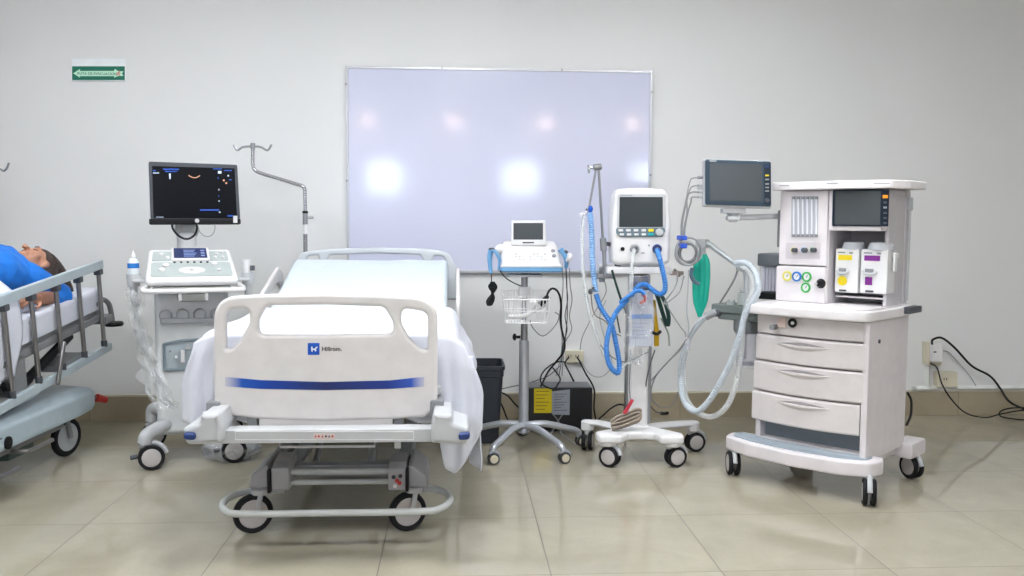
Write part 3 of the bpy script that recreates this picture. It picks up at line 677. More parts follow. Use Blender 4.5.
for (x0, y0, x1, y1, m_) in ((163, 168.5, 179, 170, M_MARKB), (165, 171, 177, 172, M_MARKB), (152.8, 170, 156, 171.2, M_MARKB), (153, 172.5, 159, 173.4, M_MARK), (213, 168.5, 222, 169.4, M_MARKB), (218, 171, 221.5, 173.5, M_MARK), (224, 170, 232, 171, M_MARKB), (200, 209.3, 219, 210.7, M_MARKB), (227.5, 215, 233, 216.6, M_MARKB), (156, 216.8, 163.5, 217.4, M_MARK), (223, 179.5, 224.6, 181.2, M_MARKO), (225.5, 182.3, 227, 183.8, M_MARKO), (227.5, 175, 229, 176.4, M_MARK), (229, 179.4, 232, 180, M_MARKB), (217.8, 177, 218.5, 179, M_MARKB), (218.4, 189, 219.4, 190.3, M_MARK), (218.6, 200.3, 219.6, 201.6, M_MARK), (219, 211.6, 220.4, 212.8, M_MARK), (218.4, 195.5, 219.2, 196.5, M_MARKB)):
    mk([(x0, y0), (x1, y0), (x1, y1), (x0, y1)], m_)
bm = B(); c = us.pb(197, 220.8, MB_-.03); cyl(bm, c+V((0, .01, 0)), c-V((0, .012, 0)), .011); us.part('knob', bm, M_GREYW, mo)
bm = B(); c = us.pb(235.3, 218.5, MB_-.035); tube(bm, [c-V((0, 0, .022)), c+V((0, 0, .004)), c+V((0, 0, .014))], .011, n=10); us.part('light_cap', bm, M_WHITE, mo)
bm = B(); tube(bm, [us.pb(x, y, MB_-.05) for x, y in ((172, 223), (173, 229), (179, 236), (187, 239), (194, 235.5), (197, 229), (196.5, 223))], .0055, n=8); us.part('cable_loop', bm, M_CABLE)
bm = B(); tube(bm, [us.pb(x, y, MB_-.05) for x, y in ((197.5, 224), (200, 232), (206, 236.5), (212, 235), (215, 229), (214.5, 224))], .0028, n=6); us.part('cable_loop', bm, M_GCABLE)
# gel bottle
t = T('gel_bottle', 'white squeeze bottle with a blue band in the left holder of the ultrasound trolley', 'bottle', us.M @ V((-.265, .11, .935)))
bm = B(); lathe(bm, [(0, 0), (.022, 0), (.026, .01), (.026, .075), (.018, .092), (.009, .098), (.009, .104)], n=24); t.part('bottle_body', bm, mat('bottle_white', (222, 230, 232), .3))
bm = B(); lathe(bm, [(.0265, .048), (.027, .05), (.027, .07), (.0265, .072)], n=24); t.part('blue_band', bm, mat('band_blue', (26, 110, 190), .4))
bm = B(); lathe(bm, [(.010, .10), (.012, .102), (.009, .118), (.003, .13), (0, .131)], n=16); t.part('nozzle', bm, M_WHITE)
# plastic wrapping
def film(name, label, cat, path, widths, rough=.02, seed=0, nu=14, parent=None):
    bm = B(); pts = catm(path, 8); rows = []
    for i, p_ in enumerate(pts):
        f = i/(len(pts)-1); k = f*(len(widths)-1); a = int(min(k, len(widths)-2)); wd = widths[a]+(widths[a+1]-widths[a])*(k-a)
        rows.append([bm.verts.new(p_+V(((u/nu-.5)*wd, .0, 0))+V([noise.noise(V((u*.9+seed, i*.14, c*9.1)))*rough*(1 if c != 2 else .6) for c in range(3)])) for u in range(nu+1)])
    for a, b in zip(rows, rows[1:]):
        for k in range(nu): bm.faces.new((a[k], a[k+1], b[k+1], b[k]))
    o = solo(name, bm, M_FILM, label, cat, ang=180); return o
film('plastic_wrap', 'crumpled clear plastic wrap hanging from the left side of the ultrasound trolley', 'plastic wrap', [wp(133, 291, 4.3), wp(136, 310, 4.33), wp(141, 335, 4.36), wp(146, 355, 4.38), wp(154, 375, 4.38), wp(160, 395, 4.36), wp(170, 408, 4.34)], [.05, .06, .05, .07, .10, .14, .08], .05, 2)
bm = B(); rng = random.Random(5)
for k in range(3):
    N1, N2 = 30, 20; c0 = fp(232, 459); rows = []
    for i in range(N1+1):
        u = i/N1; row = []
        for j in range(N2+1):
            v = j/N2; a = u*PI; b_ = v*2*PI
            r_ = 1+.35*noise.noise(V((math.cos(b_)*2.2+k*5, math.sin(b_)*2.2, u*5)))+(.20)*noise.noise(V((math.cos(b_)*5+k, math.sin(b_)*6, u*12)))
            row.append(bm.verts.new(c0+V(((-math.cos(a)*.125)*r_+k*.01-.01, (math.sin(a)*math.cos(b_)*.09)*r_, max(.004, .055+math.sin(a)*math.sin(b_)*(.07-.012*k)*r_)))))
        rows.append(row)
    for a, b in zip(rows, rows[1:]):
        for q_ in range(N2): bm.faces.new((a[q_], a[q_+1], b[q_+1], b[q_]))
solo('plastic_bag', bm, M_FILM, 'crumpled clear plastic bag lying on the floor under the left bumper of the bed', 'plastic bag', ang=180)

# ------------------------------------------------------------------ waste bin
t = T('waste_bin', 'tall dark grey plastic waste bin standing beside the bed against the wall', 'waste bin', (.14, 4.98, 0))
bm = B(); n = 40
def rr(hx, hy, r, z, n=8): return [(p.x, p.y, z) for p in rpoly([(-hx, -hy), (hx, -hy), (hx, hy), (-hx, hy)], r, seg=n)]
def skin(bm, rings, cap0=True, cap1=True):
    rs = [[bm.verts.new(p) for p in r] for r in rings]
    for a, b in zip(rs, rs[1:]):
        for k in range(len(a)): bm.faces.new((a[k], a[(k+1) % len(a)], b[(k+1) % len(a)], b[k]))
    if cap0: bm.faces.new(rs[0][::-1])
    if cap1: bm.faces.new(rs[-1])
    return bm
skin(bm, [rr(.088, .11, .02, 0), rr(.094, .115, .025, .01), rr(.116, .14, .03, .37), rr(.120, .145, .03, .375), rr(.122, .147, .03, .43), rr(.115, .14, .028, .43), rr(.112, .137, .028, .40), rr(.085, .105, .02, .02)])
t.part('bin_body', bm, mat('bin_dark', (44, 50, 58), .5))
bm = B(); skin(bm, [rr(.121, .146, .03, .41), rr(.127, .152, .032, .412), rr(.127, .152, .032, .432), rr(.117, .142, .03, .434), rr(.116, .141, .03, .415)], False, False); t.part('rim', bm, mat('bin_dark', (44, 50, 58), .5))

# ------------------------------------------------------------------ doppler / ctg monitor on a stand
ez = 4.72; ex = wp(523.5, 430, ez).x
es = T('equipment_stand', 'silver rolling stand with five legs carrying the small white fetal monitor', 'rolling stand', (ex, ez, 0))
q = lambda x, y, Y=ez: es.w(x, y, Y)
bm = B(); cyl(bm, (0, 0, .10), (0, 0, q(523, 340).z), .0265, n=24); es.part('lower_pole', bm, M_SILVER)
bm = B(); cyl(bm, (0, 0, .5), (0, 0, q(523, 273).z), .0185, n=24); es.part('upper_pole', bm, M_STEEL)
c = q(519, 337); bm = B(); cyl(bm, (-.02, 0, c.z), (-.045, 0, c.z), .008)
lathe(bm, [(0, 0), (.018, .002), (.022, .010), (.012, .018), (0, .02)], (-.042, 0, c.z), (-1, 0, 0), 6); es.part('knob', bm, M_BLACK)
bm = B(); cyl(bm, (0, 0, .095), (0, 0, .155), .036, .028); es.part('hub', bm, M_SILVER)
for k, dg in enumerate((-123, -56, 14, 88, 160)):
    a = math.radians(dg); R_ = .325; dx, dy = math.cos(a), math.sin(a)
    bm = B(); tube(bm, [(dx*.02, dy*.02, .135), (dx*.12, dy*.12, .135), (dx*.24, dy*.24, .105), (dx*.305, dy*.305, .085), (dx*R_, dy*R_, .06)], lambda t_: .021-.004*t_, n=10, flat=.9); es.part('leg', bm, M_SILVER)
    caster(es, dx*R_, dy*R_, .07, .029, .15+k*.12, M_SILVER, mat('caster_grey', (60, 62, 62), .5), M_CREAM, w=.018, twin=True, trail=.2, stem=.006)
# wire basket
zt_, zb_ = q(523, 297).z, q(523, 320).z
bm = B(); W, D, y0_ = .12, .07, -.09
def loop(z, s, r): tube(bm, [(x*s, y0_+y*s, z) for x, y in ((-W, -D), (W, -D), (W, D), (-W, D))], r, n=6, closed=True, smooth=False)
loop(zt_, 1, .0042); loop(zb_, .88, .0035); loop((zt_+zb_)/2, .94, .003)
tube(bm, [(-W, y0_+D, zt_+.04), (W, y0_+D, zt_+.04)], .003, n=6, smooth=False)
for k in range(15):
    x = -W+2*W*k/14
    tube(bm, [(x, y0_-D, zt_), (x*.88, y0_-D*.88, zb_), (x*.88, y0_+D*.88, zb_), (x, y0_+D, zt_+.04)], .0021, n=4, smooth=False)
for k in range(1, 8):
    y = -D+2*D*k/8
    tube(bm, [(-W, y0_+y, zt_+.02), (-W*.88, y0_+y*.88, zb_), (W*.88, y0_+y*.88, zb_), (W, y0_+y, zt_+.02)], .0021, n=4, smooth=False)
es.part('basket', bm, M_WHITE)
bm = B(); c = q(528, 292); box(bm, -.03, .035, -.025, .012, zt_+.005, zt_+.055, bev=.006); es.part('basket_bracket', bm, M_WHITE)
bm = B(); box(bm, -.09, .09, -.09, .09, q(523, 274).z-.012, q(523, 274).z, bev=.004); es.part('top_plate', bm, M_GREYW)

dv = T('fetal_monitor', 'small white desktop monitor with a blue base and flip up screen on the rolling stand', 'medical monitor', (wp(530, 272, 4.72).x, 4.72, wp(530, 273.5, 4.60).z))
DY = -.12; Pq = lambda pts, b=DY: dv.lp(pts, b)
zb0 = dv.pb(530, 272.5, DY).z
bm = B()
x0, x1 = dv.pb(500, 268, DY).x, dv.pb(563.5, 268, DY).x
skin(bm, [[(x*1.0+(x0+x1)/2, y, z) for x, y, z in rr((x1-x0)/2-.006, .11, .02, zb0)], [(x+(x0+x1)/2, y, z) for x, y, z in rr((x1-x0)/2, .12, .025, zb0+.008)], [(x+(x0+x1)/2, y, z) for x, y, z in rr((x1-x0)/2, .12, .025, zb0+.026)]])
dv.part('blue_base', bm, M_BABY)
sec = [(-.12, zb0+.026), (-.122, zb0+.036), (-.112, zb0+.044), (.03, zb0+.155), (.10, zb0+.16), (.12, zb0+.13), (.12, zb0+.026)]
bm = B(); rings = []
xm = (x0+x1)/2
for f, s_ in ((0, 0), (.02, .6), (.06, .93), (.12, 1), (.5, 1), (.88, 1), (.94, .93), (.98, .6), (1, 0)):
    x = x0+.002+(x1-x0-.004)*f
    rings.append([(xm+(x-xm)*(1-.07*max(0, (z-zb0-.03)/.13)), y if s_ > .5 else y*.9, zb0+.026+(z-zb0-.026)*(.55+.45*s_)) for y, z in [(p.x, p.y) for p in rpoly(sec, [.004, .004, .02, .03, .02, .01, 0])]])
skin(bm, rings); ca = dv.part('case', bm, M_WHITE, ang=50)
sl = math.atan2(.111, .142); Ms = Matrix.Translation((xm, -.112, zb0+.046)) @ Matrix.Rotation(sl, 4, 'X')
bm = B(); flatp(bm, [rpoly([(-.105, .015), (.085, .015), (.08, .085), (-.10, .085)], .01)], -.002, .003, .001, Ms); dv.part('keypad', bm, mat('keypad_white', (232, 228, 230), .4), ca)
for k in range(9):
    for j in range(3):
        if k in (2, 3) and j: continue
        bm = B(); x = -.085+k*.019; flatp(bm, [rpoly([(x, .022+j*.022), (x+.012, .022+j*.022), (x+.012, .034+j*.022), (x, .034+j*.022)], .002)], .002, .005, .001, Ms); dv.part('key', bm, M_GREYW if (k+j) % 3 else mat('keypad_white', (232, 228, 230), .4), ca)
for x, y in ((.118, .10), (.12, .06)):
    bm = B(); lathe(bm, [(0, 0), (.011, 0), (.011, .004), (0, .005)], Ms @ V((x, y, 0)), Ms.to_3x3() @ V((0, 0, 1)), 16); dv.part('dial', bm, M_GREY, ca)
# recorder dome on the left
bm = B(); c = dv.pb(501, 247, .02); ball(bm, (c.x+.005, .02, c.z-.015), .042, (1, 1.1, .75)); dv.part('paper_recorder', bm, M_WHITE)
# flip screen
SY = .0
bm = B(); plate(bm, [rpoly(Pq([(511.5, 220.5), (545.5, 220.5), (546, 245.5), (511, 245.5)], SY), .008)], SY-.008, SY+.014, .005, res=2); fs = dv.part('flip_screen', bm, M_WHITE)
bm = B(); plate(bm, [rpoly(Pq([(513.4, 223), (543, 223), (543, 239.6), (513.4, 239.6)], SY-.008), .002)], SY-.0095, SY-.0075, .0006); dv.part('screen', bm, M_SCREEN, fs)
bm = B(); plate(bm, [Pq([(522.5, 242), (534, 242), (534, 243.2), (522.5, 243.2)], SY-.008)], SY-.0095, SY-.0075, .0003); dv.part('screen_caption', bm, M_INK, fs, smooth=False)
# hand held probes clipped at the sides
def handset(label, pts, Y, cap, tail):
    t = T('doppler_probe', label, 'probe', wp(*pts[-1], Y))
    bm = B(); tube(bm, [t.w(x, y, Y) for x, y in pts], lambda u: .016-.006*u, n=10); t.part('probe_body', bm, M_BABY)
    bm = B(); ball(bm, t.w(*cap, Y), .013, (1.3, 1, .8)); t.part('probe_head', bm, M_DGREY)
    bm = B(); tube(bm, [t.w(x, y, Y) for x, y in tail], .0028, n=6); t.part('cord', bm, M_CABLE)
    return t
t = handset('blue curved probe hanging on the left side of the small white monitor', [(491, 250), (489.8, 257), (490, 265), (491, 273)], 4.66, (491.5, 249.5), [(491, 272), (491.5, 280), (490.5, 287)])
bm = B(); tube(bm, [t.w(x, y, 4.64) for x, y in ((491, 250), (495.5, 252), (499.5, 260), (498, 271))], lambda u: .007+.013*math.sin(u*PI), n=10, flat=.5); t.part('blue_clip', bm, M_BABY)
bm = B()
for k in range(4):
    o = k*.9-1.2
    tube(bm, [t.w(x, y, 4.66+.004*k) for x, y in ((492+o, 282), (495+o, 287), (493, 293), (489-o, 300), (487.5, 304), (490+o, 304.5), (492.5+o, 298), (492, 292), (490.5-o, 286), (492+o, 282))], .0058, n=6, closed=False)
t.part('cord_bundle', bm, M_CABLE)
t = handset('blue rimmed round probe clipped on the right side of the small white monitor', [(560, 249), (564, 254), (566.5, 261), (566, 268)], 4.68, (565, 252), [(566, 268), (567, 290), (567, 320), (564, 350)])
bm = B(); cyl(bm, t.w(567, 257, 4.66), t.w(571, 258.5, 4.66), .024); t.part('probe_disc', bm, M_WHITE)
# things in the basket
t = T('hand_paddle', 'white plastic hand piece lying in the wire basket of the rolling stand', 'hand piece', wp(512, 318, 4.63)+V((0, 0, .004)))
bm = B(); tube(bm, [t.w(x, y, 4.63) for x, y in ((508, 316.5), (517, 316.5), (526, 315), (536, 309), (545, 303.5))], lambda u: .014+.008*u, n=10, flat=.7); t.part('grip', bm, M_WHITE)
bm = B(); ball(bm, t.w(534, 303, 4.60), .022, (1, .7, .9)); t.part('head', bm, M_WHITE)
t = T('black_connector', 'black plug with a thick cord looping out of the wire basket', 'plug', wp(542, 305, 4.63))
bm = B(); tube(bm, [t.w(x, y, 4.62) for x, y in ((540, 305), (545, 300), (549, 296))], lambda u: .018-.004*u, n=10); t.part('plug', bm, M_BLACK)
bm = B(); tube(bm, [t.w(x, y, Y) for x, y, Y in ((546, 298, 4.62), (549, 291, 4.62), (553, 288.5, 4.64), (558, 292, 4.66), (561, 303, 4.7), (561, 325, 4.8), (564.5, 342, 4.95), (563.5, 352, 5.2), (556, 362, 5.3), (548, 372, 5.28), (541, 386, 5.10))], .0058, n=8); t.part('cord', bm, M_CABLE)
cable('thin grey lead drooping in a vee below the wire basket', [wp(530, 320, 4.6), wp(533, 328, 4.6), wp(543, 336, 4.6), wp(555, 326, 4.62), wp(559, 316, 4.65), wp(555, 312, 4.66)], .0026, mat('lead_grey', (96, 98, 100), .5))
for k, (xa, xb) in enumerate(((562.5, 561), (566, 566.5), (569.5, 571))):
    cable(('pale lead nearest the small monitor, falling from its right side to the wall outlet', 'middle one of three leads falling from the right side of the small monitor', 'outer wavy lead falling from the right side of the small monitor')[k], [wp(xa, 268, 4.75), wp(xa+.6, 285, 4.8), wp(xb+1, 300, 4.85), wp(xb-1.5, 316, 4.9), wp(xb+.5, 330, 5.0), wp(562+k, 345, 5.2), wp(560+k*1.5, 360, 5.35), wp(556+k*3, 376, 5.38)], .0028, M_GCABLE if k != 1 else mat('lead_grey', (96, 98, 100), .5))
cable('short dark lead running from the small monitor base to the stand pole', [wp(500, 271, 4.6), wp(506, 278, 4.62), wp(514, 283, 4.66), wp(521, 286, 4.69)], .003)

# ------------------------------------------------------------------ power box
ub = T('power_backup_box', 'black power backup box with yellow and grey labels on the floor by the wall', 'power box', (wp(562, 400, 5.12).x, 5.27, 0))
L_ = lambda pts, b: ub.lp(pts, b)
fx0, fx1 = ub.w(528.5, 400, 5.12).x, ub.w(592.5, 400, 5.12).x; zt2 = ub.w(560, 388, 5.12).z
bm = B(); box(bm, fx0, fx1, -.15, .04, .012, zt2, bev=.006); bb = ub.part('case', bm, mat('ups_black', (20, 21, 25), .35))
bm = B(); box(bm, fx0+.004, fx1-.004, -.14, .03, zt2-.002, zt2+.004, bev=.002); ub.part('lid', bm, mat('ups_lid', (120, 124, 130), .4), bb)
for x in (fx0+.04, fx1-.04):
    for y in (-.12, .01):
        bm = B(); cyl(bm, (x, y, 0), (x, y, .015), .015); ub.part('foot', bm, M_RUB)
bm = B(); plate(bm, [L_([(534, 388.5), (552, 388.5), (552, 413), (534, 413)], -.152)], -.153, -.149, .0005); yl = ub.part('yellow_label', bm, M_YEL, bb)
bm = B(); plate(bm, [L_([(552, 391.5), (570, 389.5), (569.5, 415), (552, 414.5)], -.154)], -.155, -.151, .0005); ub.part('grey_label', bm, mat('label_grey', (168, 174, 184), .45), bb)
bm = B()
for k in range(6): plate(bm, [L_([(536, 391+k*3.6), (549-(k % 3)*2, 391+k*3.6), (549-(k % 3)*2, 391.7+k*3.6), (536, 391.7+k*3.6)], -.153)], -.1538, -.1528, .0001)
ub.part('label_print', bm, mat('print_olive', (150, 120, 10), .5), bb, smooth=False)
bm = B()
for k in range(7): plate(bm, [L_([(554, 394+k*2.7), (567-(k % 3)*3, 393.6+k*2.7), (567-(k % 3)*3, 394.4+k*2.7), (554, 394.7+k*2.7)], -.155)], -.1558, -.1548, .0001)
ub.part('label_print', bm, mat('print_grey', (110, 114, 122), .5), bb, smooth=False)
cable('black cord from the wall outlet down over the right end of the black box', [wp(577, 357, 5.43), wp(580, 362, 5.40), wp(586, 374, 5.36), wp(591.5, 383, 5.36), wp(594.5, 392, 5.36), wp(594, 408, 5.36), fp(596, 421, .02)], .0052)
cable('black cord from the wall outlet down behind the middle of the black box', [wp(569, 357, 5.43), wp(565, 363, 5.42), wp(568, 370, 5.40), wp(575, 384, 5.36), wp(577, 392, 5.49)], .005)
cable('black cord looping on the wall above the yellow label', [wp(566, 362, 5.42), wp(557, 362, 5.38), wp(547, 368, 5.30), wp(541, 376, 5.16), wp(542, 384, 5.06), wp(553, 389, 5.04), wp(558, 384, 5.07), wp(560, 378, 5.16), wp(553, 368, 5.30)], .0045)
for k, pts in enumerate(([(551, 412), (556, 418), (560, 424), (562, 434), (575, 444)], [(563, 414), (560, 418), (556, 424), (552, 432), (546, 437)])):
    cable(('loose grey lead crossing in front of the black box towards the right stand leg', 'loose grey lead crossing in front of the black box towards the stand hub')[k], [wp(x, y, 5.05-.0*i) if i < 3 else fp(x, y, .03) for i, (x, y) in enumerate(pts)], .003, M_GCABLE)
cable('black cord curving down between the waste bin and the stand pole', [wp(500, 392, 5.2), wp(508, 396, 5.2), wp(514, 403, 5.2), wp(522, 412, 5.22), fp(528, 427, .01)], .005)
cable('lower black cord hanging behind the waste bin near the stand', [wp(498, 398, 5.3), wp(503, 408, 5.3), wp(507, 418, 5.3), fp(513, 428, .01), fp(520, 430, .01)], .005)
cable('thin grey cord running along the wall from behind the waste bin to the black box', [wp(497, 390, 5.4), wp(515, 386, 5.42), wp(532, 382, 5.44), wp(548, 376, 5.44), wp(560, 366, 5.44)], .003, mat('lead_grey', (96, 98, 100), .5))
# ------------------------------------------------------------------ ventilator on its cart
VY = 4.55
vx = wp(637, 420, VY).x
vc = T('ventilator_cart', 'white ventilator cart with four twin casters and a slim column', 'rolling cart', (vx, VY, 0))
q = lambda x, y, Y=VY: vc.w(x, y, Y)
zt_ = q(637, 272).z
bm = B(); box(bm, -.052, .052, -.03, .04, .16, .62, bev=.018, seg=3); col = vc.part('column', bm, M_WHITE)
bm = B(); box(bm, -.064, -.052, -.01, .03, .20, .80, bev=.006); vc.part('column_rail', bm, M_STEEL, col)
bm = B(); box(bm, .052, .070, -.01, .03, .18, .80, bev=.006); vc.part('column_rail', bm, M_STEEL, col)
bm = B(); box(bm, -.055, .055, -.025, .035, .60, zt_-.01, bev=.012); vc.part('upper_column', bm, M_CHROME)
# base: front wavy beam with pods, rear arms
f1, f2 = vc.I @ V((.755, 4.39, 0)), vc.I @ V((1.075, 4.36, 0))
r1, r2 = vc.I @ V((1.26, 4.66, 0)), vc.I @ V((.70, 4.70, 0))
bm = B()
o = [(f1.x-.055, f1.y-.05), (f1.x+.06, f1.y-.055), (-.07, f1.y+.01), (.0, f1.y+.02), (.06, f1.y), (f2.x-.07, f2.y-.05), (f2.x+.05, f2.y-.05), (f2.x+.06, f2.y+.03), (.10, -.03), (.08, .06), (-.08, .06), (-.10, -.02), (f1.x-.055, f1.y+.05)]
Mh = Matrix.Translation((0, 0, 0)) @ Matrix.Rotation(-PI/2, 4, 'X')
def flat(bm, loops, z0, z1, bev, res=2): plate(bm, loops, z0, z1, bev, M=Matrix(((1, 0, 0, 0), (0, 0, 1, 0), (0, 1, 0, 0), (0, 0, 0, 1))), res=res)
flat(bm, [rpoly(o, .03)], .125, .165, .012)
for f_ in (f1, f2): cyl(bm, (f_.x, f_.y, .105), (f_.x, f_.y, .168), .046, n=24)
vc.part('front_beam', bm, M_WHITE, ang=60)
for r_, s_ in ((r1, 1), (r2, -1)):
    bm = B(); tube(bm, [(s_*.03, .03, .135), (s_*.10, .06, .145), (r_.x*.75, r_.y*.85, .150), (r_.x, r_.y, .150)], lambda u: .040-.008*u, n=12, flat=.5)
    cyl(bm, (r_.x, r_.y, .11), (r_.x, r_.y, .162), .034, n=20)
    vc.part('rear_arm', bm, M_WHITE)
bm = B(); cyl(bm, (0, -.0, .10), (0, 0, .18), .06); vc.part('hub', bm, M_WHITE)
caster(vc, f1.x, f1.y, .11, .052, math.radians(-35), M_GREYW, M_RUB, M_HUB, w=.022, trail=.3)
caster(vc, f2.x, f2.y, .11, .052, math.radians(15), M_GREYW, M_RUB, M_HUB, w=.022, trail=.4)
caster(vc, r1.x, r1.y, .115, .052, math.radians(8), M_GREYW, M_RUB, M_HUB, w=.022, trail=.25)
caster(vc, r2.x, r2.y, .115, .052, math.radians(75), M_GREYW, M_RUB, M_HUB, w=.022, trail=.2)
bm = B(); a, b = q(607, 266.5, 4.42), q(672, 274, 4.42); box(bm, a.x, b.x, -.14, .16, b.z, a.z, bev=.006); vc.part('tray', bm, M_WHITE)
bm = B(); c = q(604, 276, 4.48); box(bm, c.x-.035, c.x+.05, -.09, -.05, c.z-.012, c.z+.012, bev=.004); cyl(bm, c+V((-.01, 0, -.03)), c+V((-.01, 0, .045)), .016); vc.part('arm_clamp', bm, M_STEEL)
bm = B(); c = q(676, 273, 4.48); box(bm, c.x-.03, c.x+.035, -.09, -.06, c.z-.01, c.z+.01, bev=.003); cyl(bm, c, c+V((.015, -.02, -.012)), .009); cyl(bm, c+V((-.01, 0, .02)), c+V((.012, -.01, .0)), .007); vc.part('side_clamp', bm, mat('brass_steel', (160, 146, 136), .35, metal=.6))
# hinged support arm
AYv = 4.46
sa = T('tube_support_arm', 'hinged metal tube support arm rising left of the ventilator screen', 'support arm', wp(605, 276, AYv))
q2 = lambda x, y, Y=AYv: sa.w(x, y, Y)
bm = B(); tube(bm, [q2(605, 275), q2(604.5, 262), q2(603.5, 245), q2(602.8, 240)], .0105, n=10); cyl(bm, q2(603.8, 251), q2(602.9, 238), .017); sa.part('lower_sleeve', bm, M_GREY)
bm = B(); cyl(bm, q2(603, 242), q2(598.6, 168), .0065); sa.part('upright_rod', bm, M_STEEL)
bm = B(); cyl(bm, q2(596, 169), q2(588.5, 211), .0055); sa.part('hanging_rod', bm, M_STEEL)
bm = B(); cyl(bm, q2(593.5, 167.5), q2(601.5, 166.5), .016); tube(bm, [q2(593, 168), q2(589.5, 167), q2(588, 165)], .006, n=8); ball(bm, q2(589, 170.5), .012, (.6, .6, 1.3)); sa.part('joint', bm, M_STEEL)
bm = B(); tube(bm, [q2(586, 209), q2(588.5, 212), q2(587, 214)], .006, n=8); cyl(bm, q2(607.5, 246), q2(608.5, 242), .012); sa.part('tube_clip', bm, M_DGREY)

vt = T('ventilator', 'white ventilator with dark square screen and two hose ports on the cart', 'ventilator', (wp(641, 266, 4.42).x, 4.50, wp(641, 266.5, 4.42).z+.001))
VB = -.10
Lv = lambda pts, b=VB: vt.lp(pts, b)
bm = B(); plate(bm, [rpoly(Lv([(613, 262), (611.5, 225), (614.5, 196), (618, 189), (641, 187.5), (665, 189.5), (669.5, 197), (671.5, 226), (670, 262), (664, 265.5), (618, 265.5)]), [.015, .03, .04, .03, .06, .03, .04, .04, .015, .02, .02])], VB, .03, .02, res=3); vb = vt.part('case', bm, M_WHITE, ang=60)
bm = B(); plate(bm, [rpoly(Lv([(617.5, 194), (665.5, 194), (666, 228.5), (617, 228.5)]), .012)], VB-.004, VB+.004, .002); vt.part('screen_surround', bm, M_GREYW, vb)
bm = B(); plate(bm, [rpoly(Lv([(619.5, 197), (662.5, 197), (662.7, 227), (619, 227)]), .004)], VB-.0065, VB-.003, .001); vt.part('screen', bm, mat('vent_screen', (56, 62, 64), .25, vary=.01, spec=.2), vb)
bm = B(); plate(bm, [rpoly(Lv([(616, 228), (664.5, 227.5), (665.5, 231), (662, 237), (620, 237), (616, 233)]), .008)], VB-.006, VB+.002, .002); vt.part('control_strip', bm, mat('strip_teal_grey', (104, 122, 132), .45), vb)
def key(x, y, w_, h_, m):
    b2 = B(); plate(b2, [rpoly(Lv([(x-w_, y-h_), (x+w_, y-h_), (x+w_, y+h_), (x-w_, y+h_)]), .004)], VB-.010, VB-.005, .0015); vt.part('button', b2, m, vb)
for k in range(4):
    key(620.5+k*7.6, 230.3, 2.3, 1.15, M_WHITE); key(621.5+k*7.3, 234.4, 2.2, 1.1, M_WHITE)
key(650.7, 230.3, 2.6, 1.4, M_YEL); key(650.7, 234.3, 2.8, 1.5, mat('button_teal', (30, 160, 170), .4))
bm = B(); c = vt.pb(659, 232.2, VB); lathe(bm, [(0, 0), (.019, 0), (.017, .02), (0, .023)], c, (0, -1, 0), 20); vt.part('dial', bm, M_GREYW, vb)
bm = B(); c = vt.pb(622.5, 249, VB); lathe(bm, [(0, -.01), (.010, -.01), (.010, .006), (0, .008)], c, (0, -1, 0), 16); vt.part('port', bm, M_BLACK, vb)
for px, m_, m2 in ((634.5, M_GREY, M_GREYW), (657, M_NAVY, M_BLUE)):
    bm = B(); c = vt.pb(px, 249, VB); lathe(bm, [(.012, -.01), (.024, -.01), (.024, .008), (.018, .018), (.012, .018), (.012, 0)], c, (0, -1, 0), 20); vt.part('hose_port', bm, m_, vb)
bm = B(); plate(bm, [Lv([(620, 195.2), (632, 195.2), (632, 196), (620, 196)])], VB-.0048, VB-.003, .0003); vt.part('name_strip', bm, M_GREY, vb)
bm = B(); plate(bm, [Lv([(641, 252.4), (644.5, 252.4), (644.5, 253.6), (641, 253.6)])], VB-.002, VB+.001, .0003); c = vt.pb(649, 245.5, VB); lathe(bm, [(0, 0), (.005, 0), (.005, .002), (0, .002)], c, (0, -1, 0), 10); vt.part('marking', bm, M_GREY, vb)
for x in (-.11, .11):
    bm = B(); cyl(bm, (x, -.04, -.001), (x, -.04, .012), .015); vt.part('foot', bm, M_RUB)

def hose(label, pts, r, m, name='breathing_hose', rib=.12, pitch=.011):
    bm = B(); tube(bm, pts, r, n=10, sub=8, rib=rib, pitch=pitch); return solo(name, bm, m, label, 'hose', 'breathing hoses' if 0 else None)
w = wp
hose('blue corrugated hose arching from the right ventilator port into a long hanging loop', [w(657, 250, 4.375), w(659.5, 258, 4.33), w(663, 272, 4.32), w(665.2, 284, 4.32), w(664, 292, 4.33), w(659, 294, 4.34), w(652.5, 290, 4.35), w(645.5, 284.5, 4.36), w(638.5, 286, 4.36), w(632.5, 294, 4.36), w(626, 301, 4.34), w(616.5, 312, 4.33), w(611, 324, 4.33), w(607.5, 338, 4.33), w(606.5, 352, 4.33), w(610, 366, 4.34), w(617.5, 373, 4.36), w(619.3, 364, 4.38), w(616.5, 346, 4.39), w(611.5, 325, 4.40), w(601, 308, 4.42), w(596, 294, 4.43)], .0125, M_BLUEHOSE)
hose('blue corrugated hose hanging straight down from the support arm tip', [w(590, 213, 4.43), w(591, 222, 4.42), w(592, 240, 4.42), w(592.5, 262, 4.42), w(594.5, 282, 4.43), w(596, 292, 4.43)], .0135, mat('pale_blue_corrugated', (130, 172, 220), .4))
hose('short blue hose curving down in front of the clear document pouch', [w(620, 303, 4.34), w(629, 296, 4.32), w(636, 291.5, 4.31), w(641.5, 291, 4.31), w(644.5, 294.5, 4.31)], .010, M_BLUEHOSE)
hose('clear hose falling from the left port of the ventilator', [w(634, 250, 4.375), w(632.5, 258, 4.33), w(632, 272, 4.32), w(631, 290, 4.33), w(630, 312, 4.35), w(629.5, 336, 4.37)], .0095, M_HOSE)
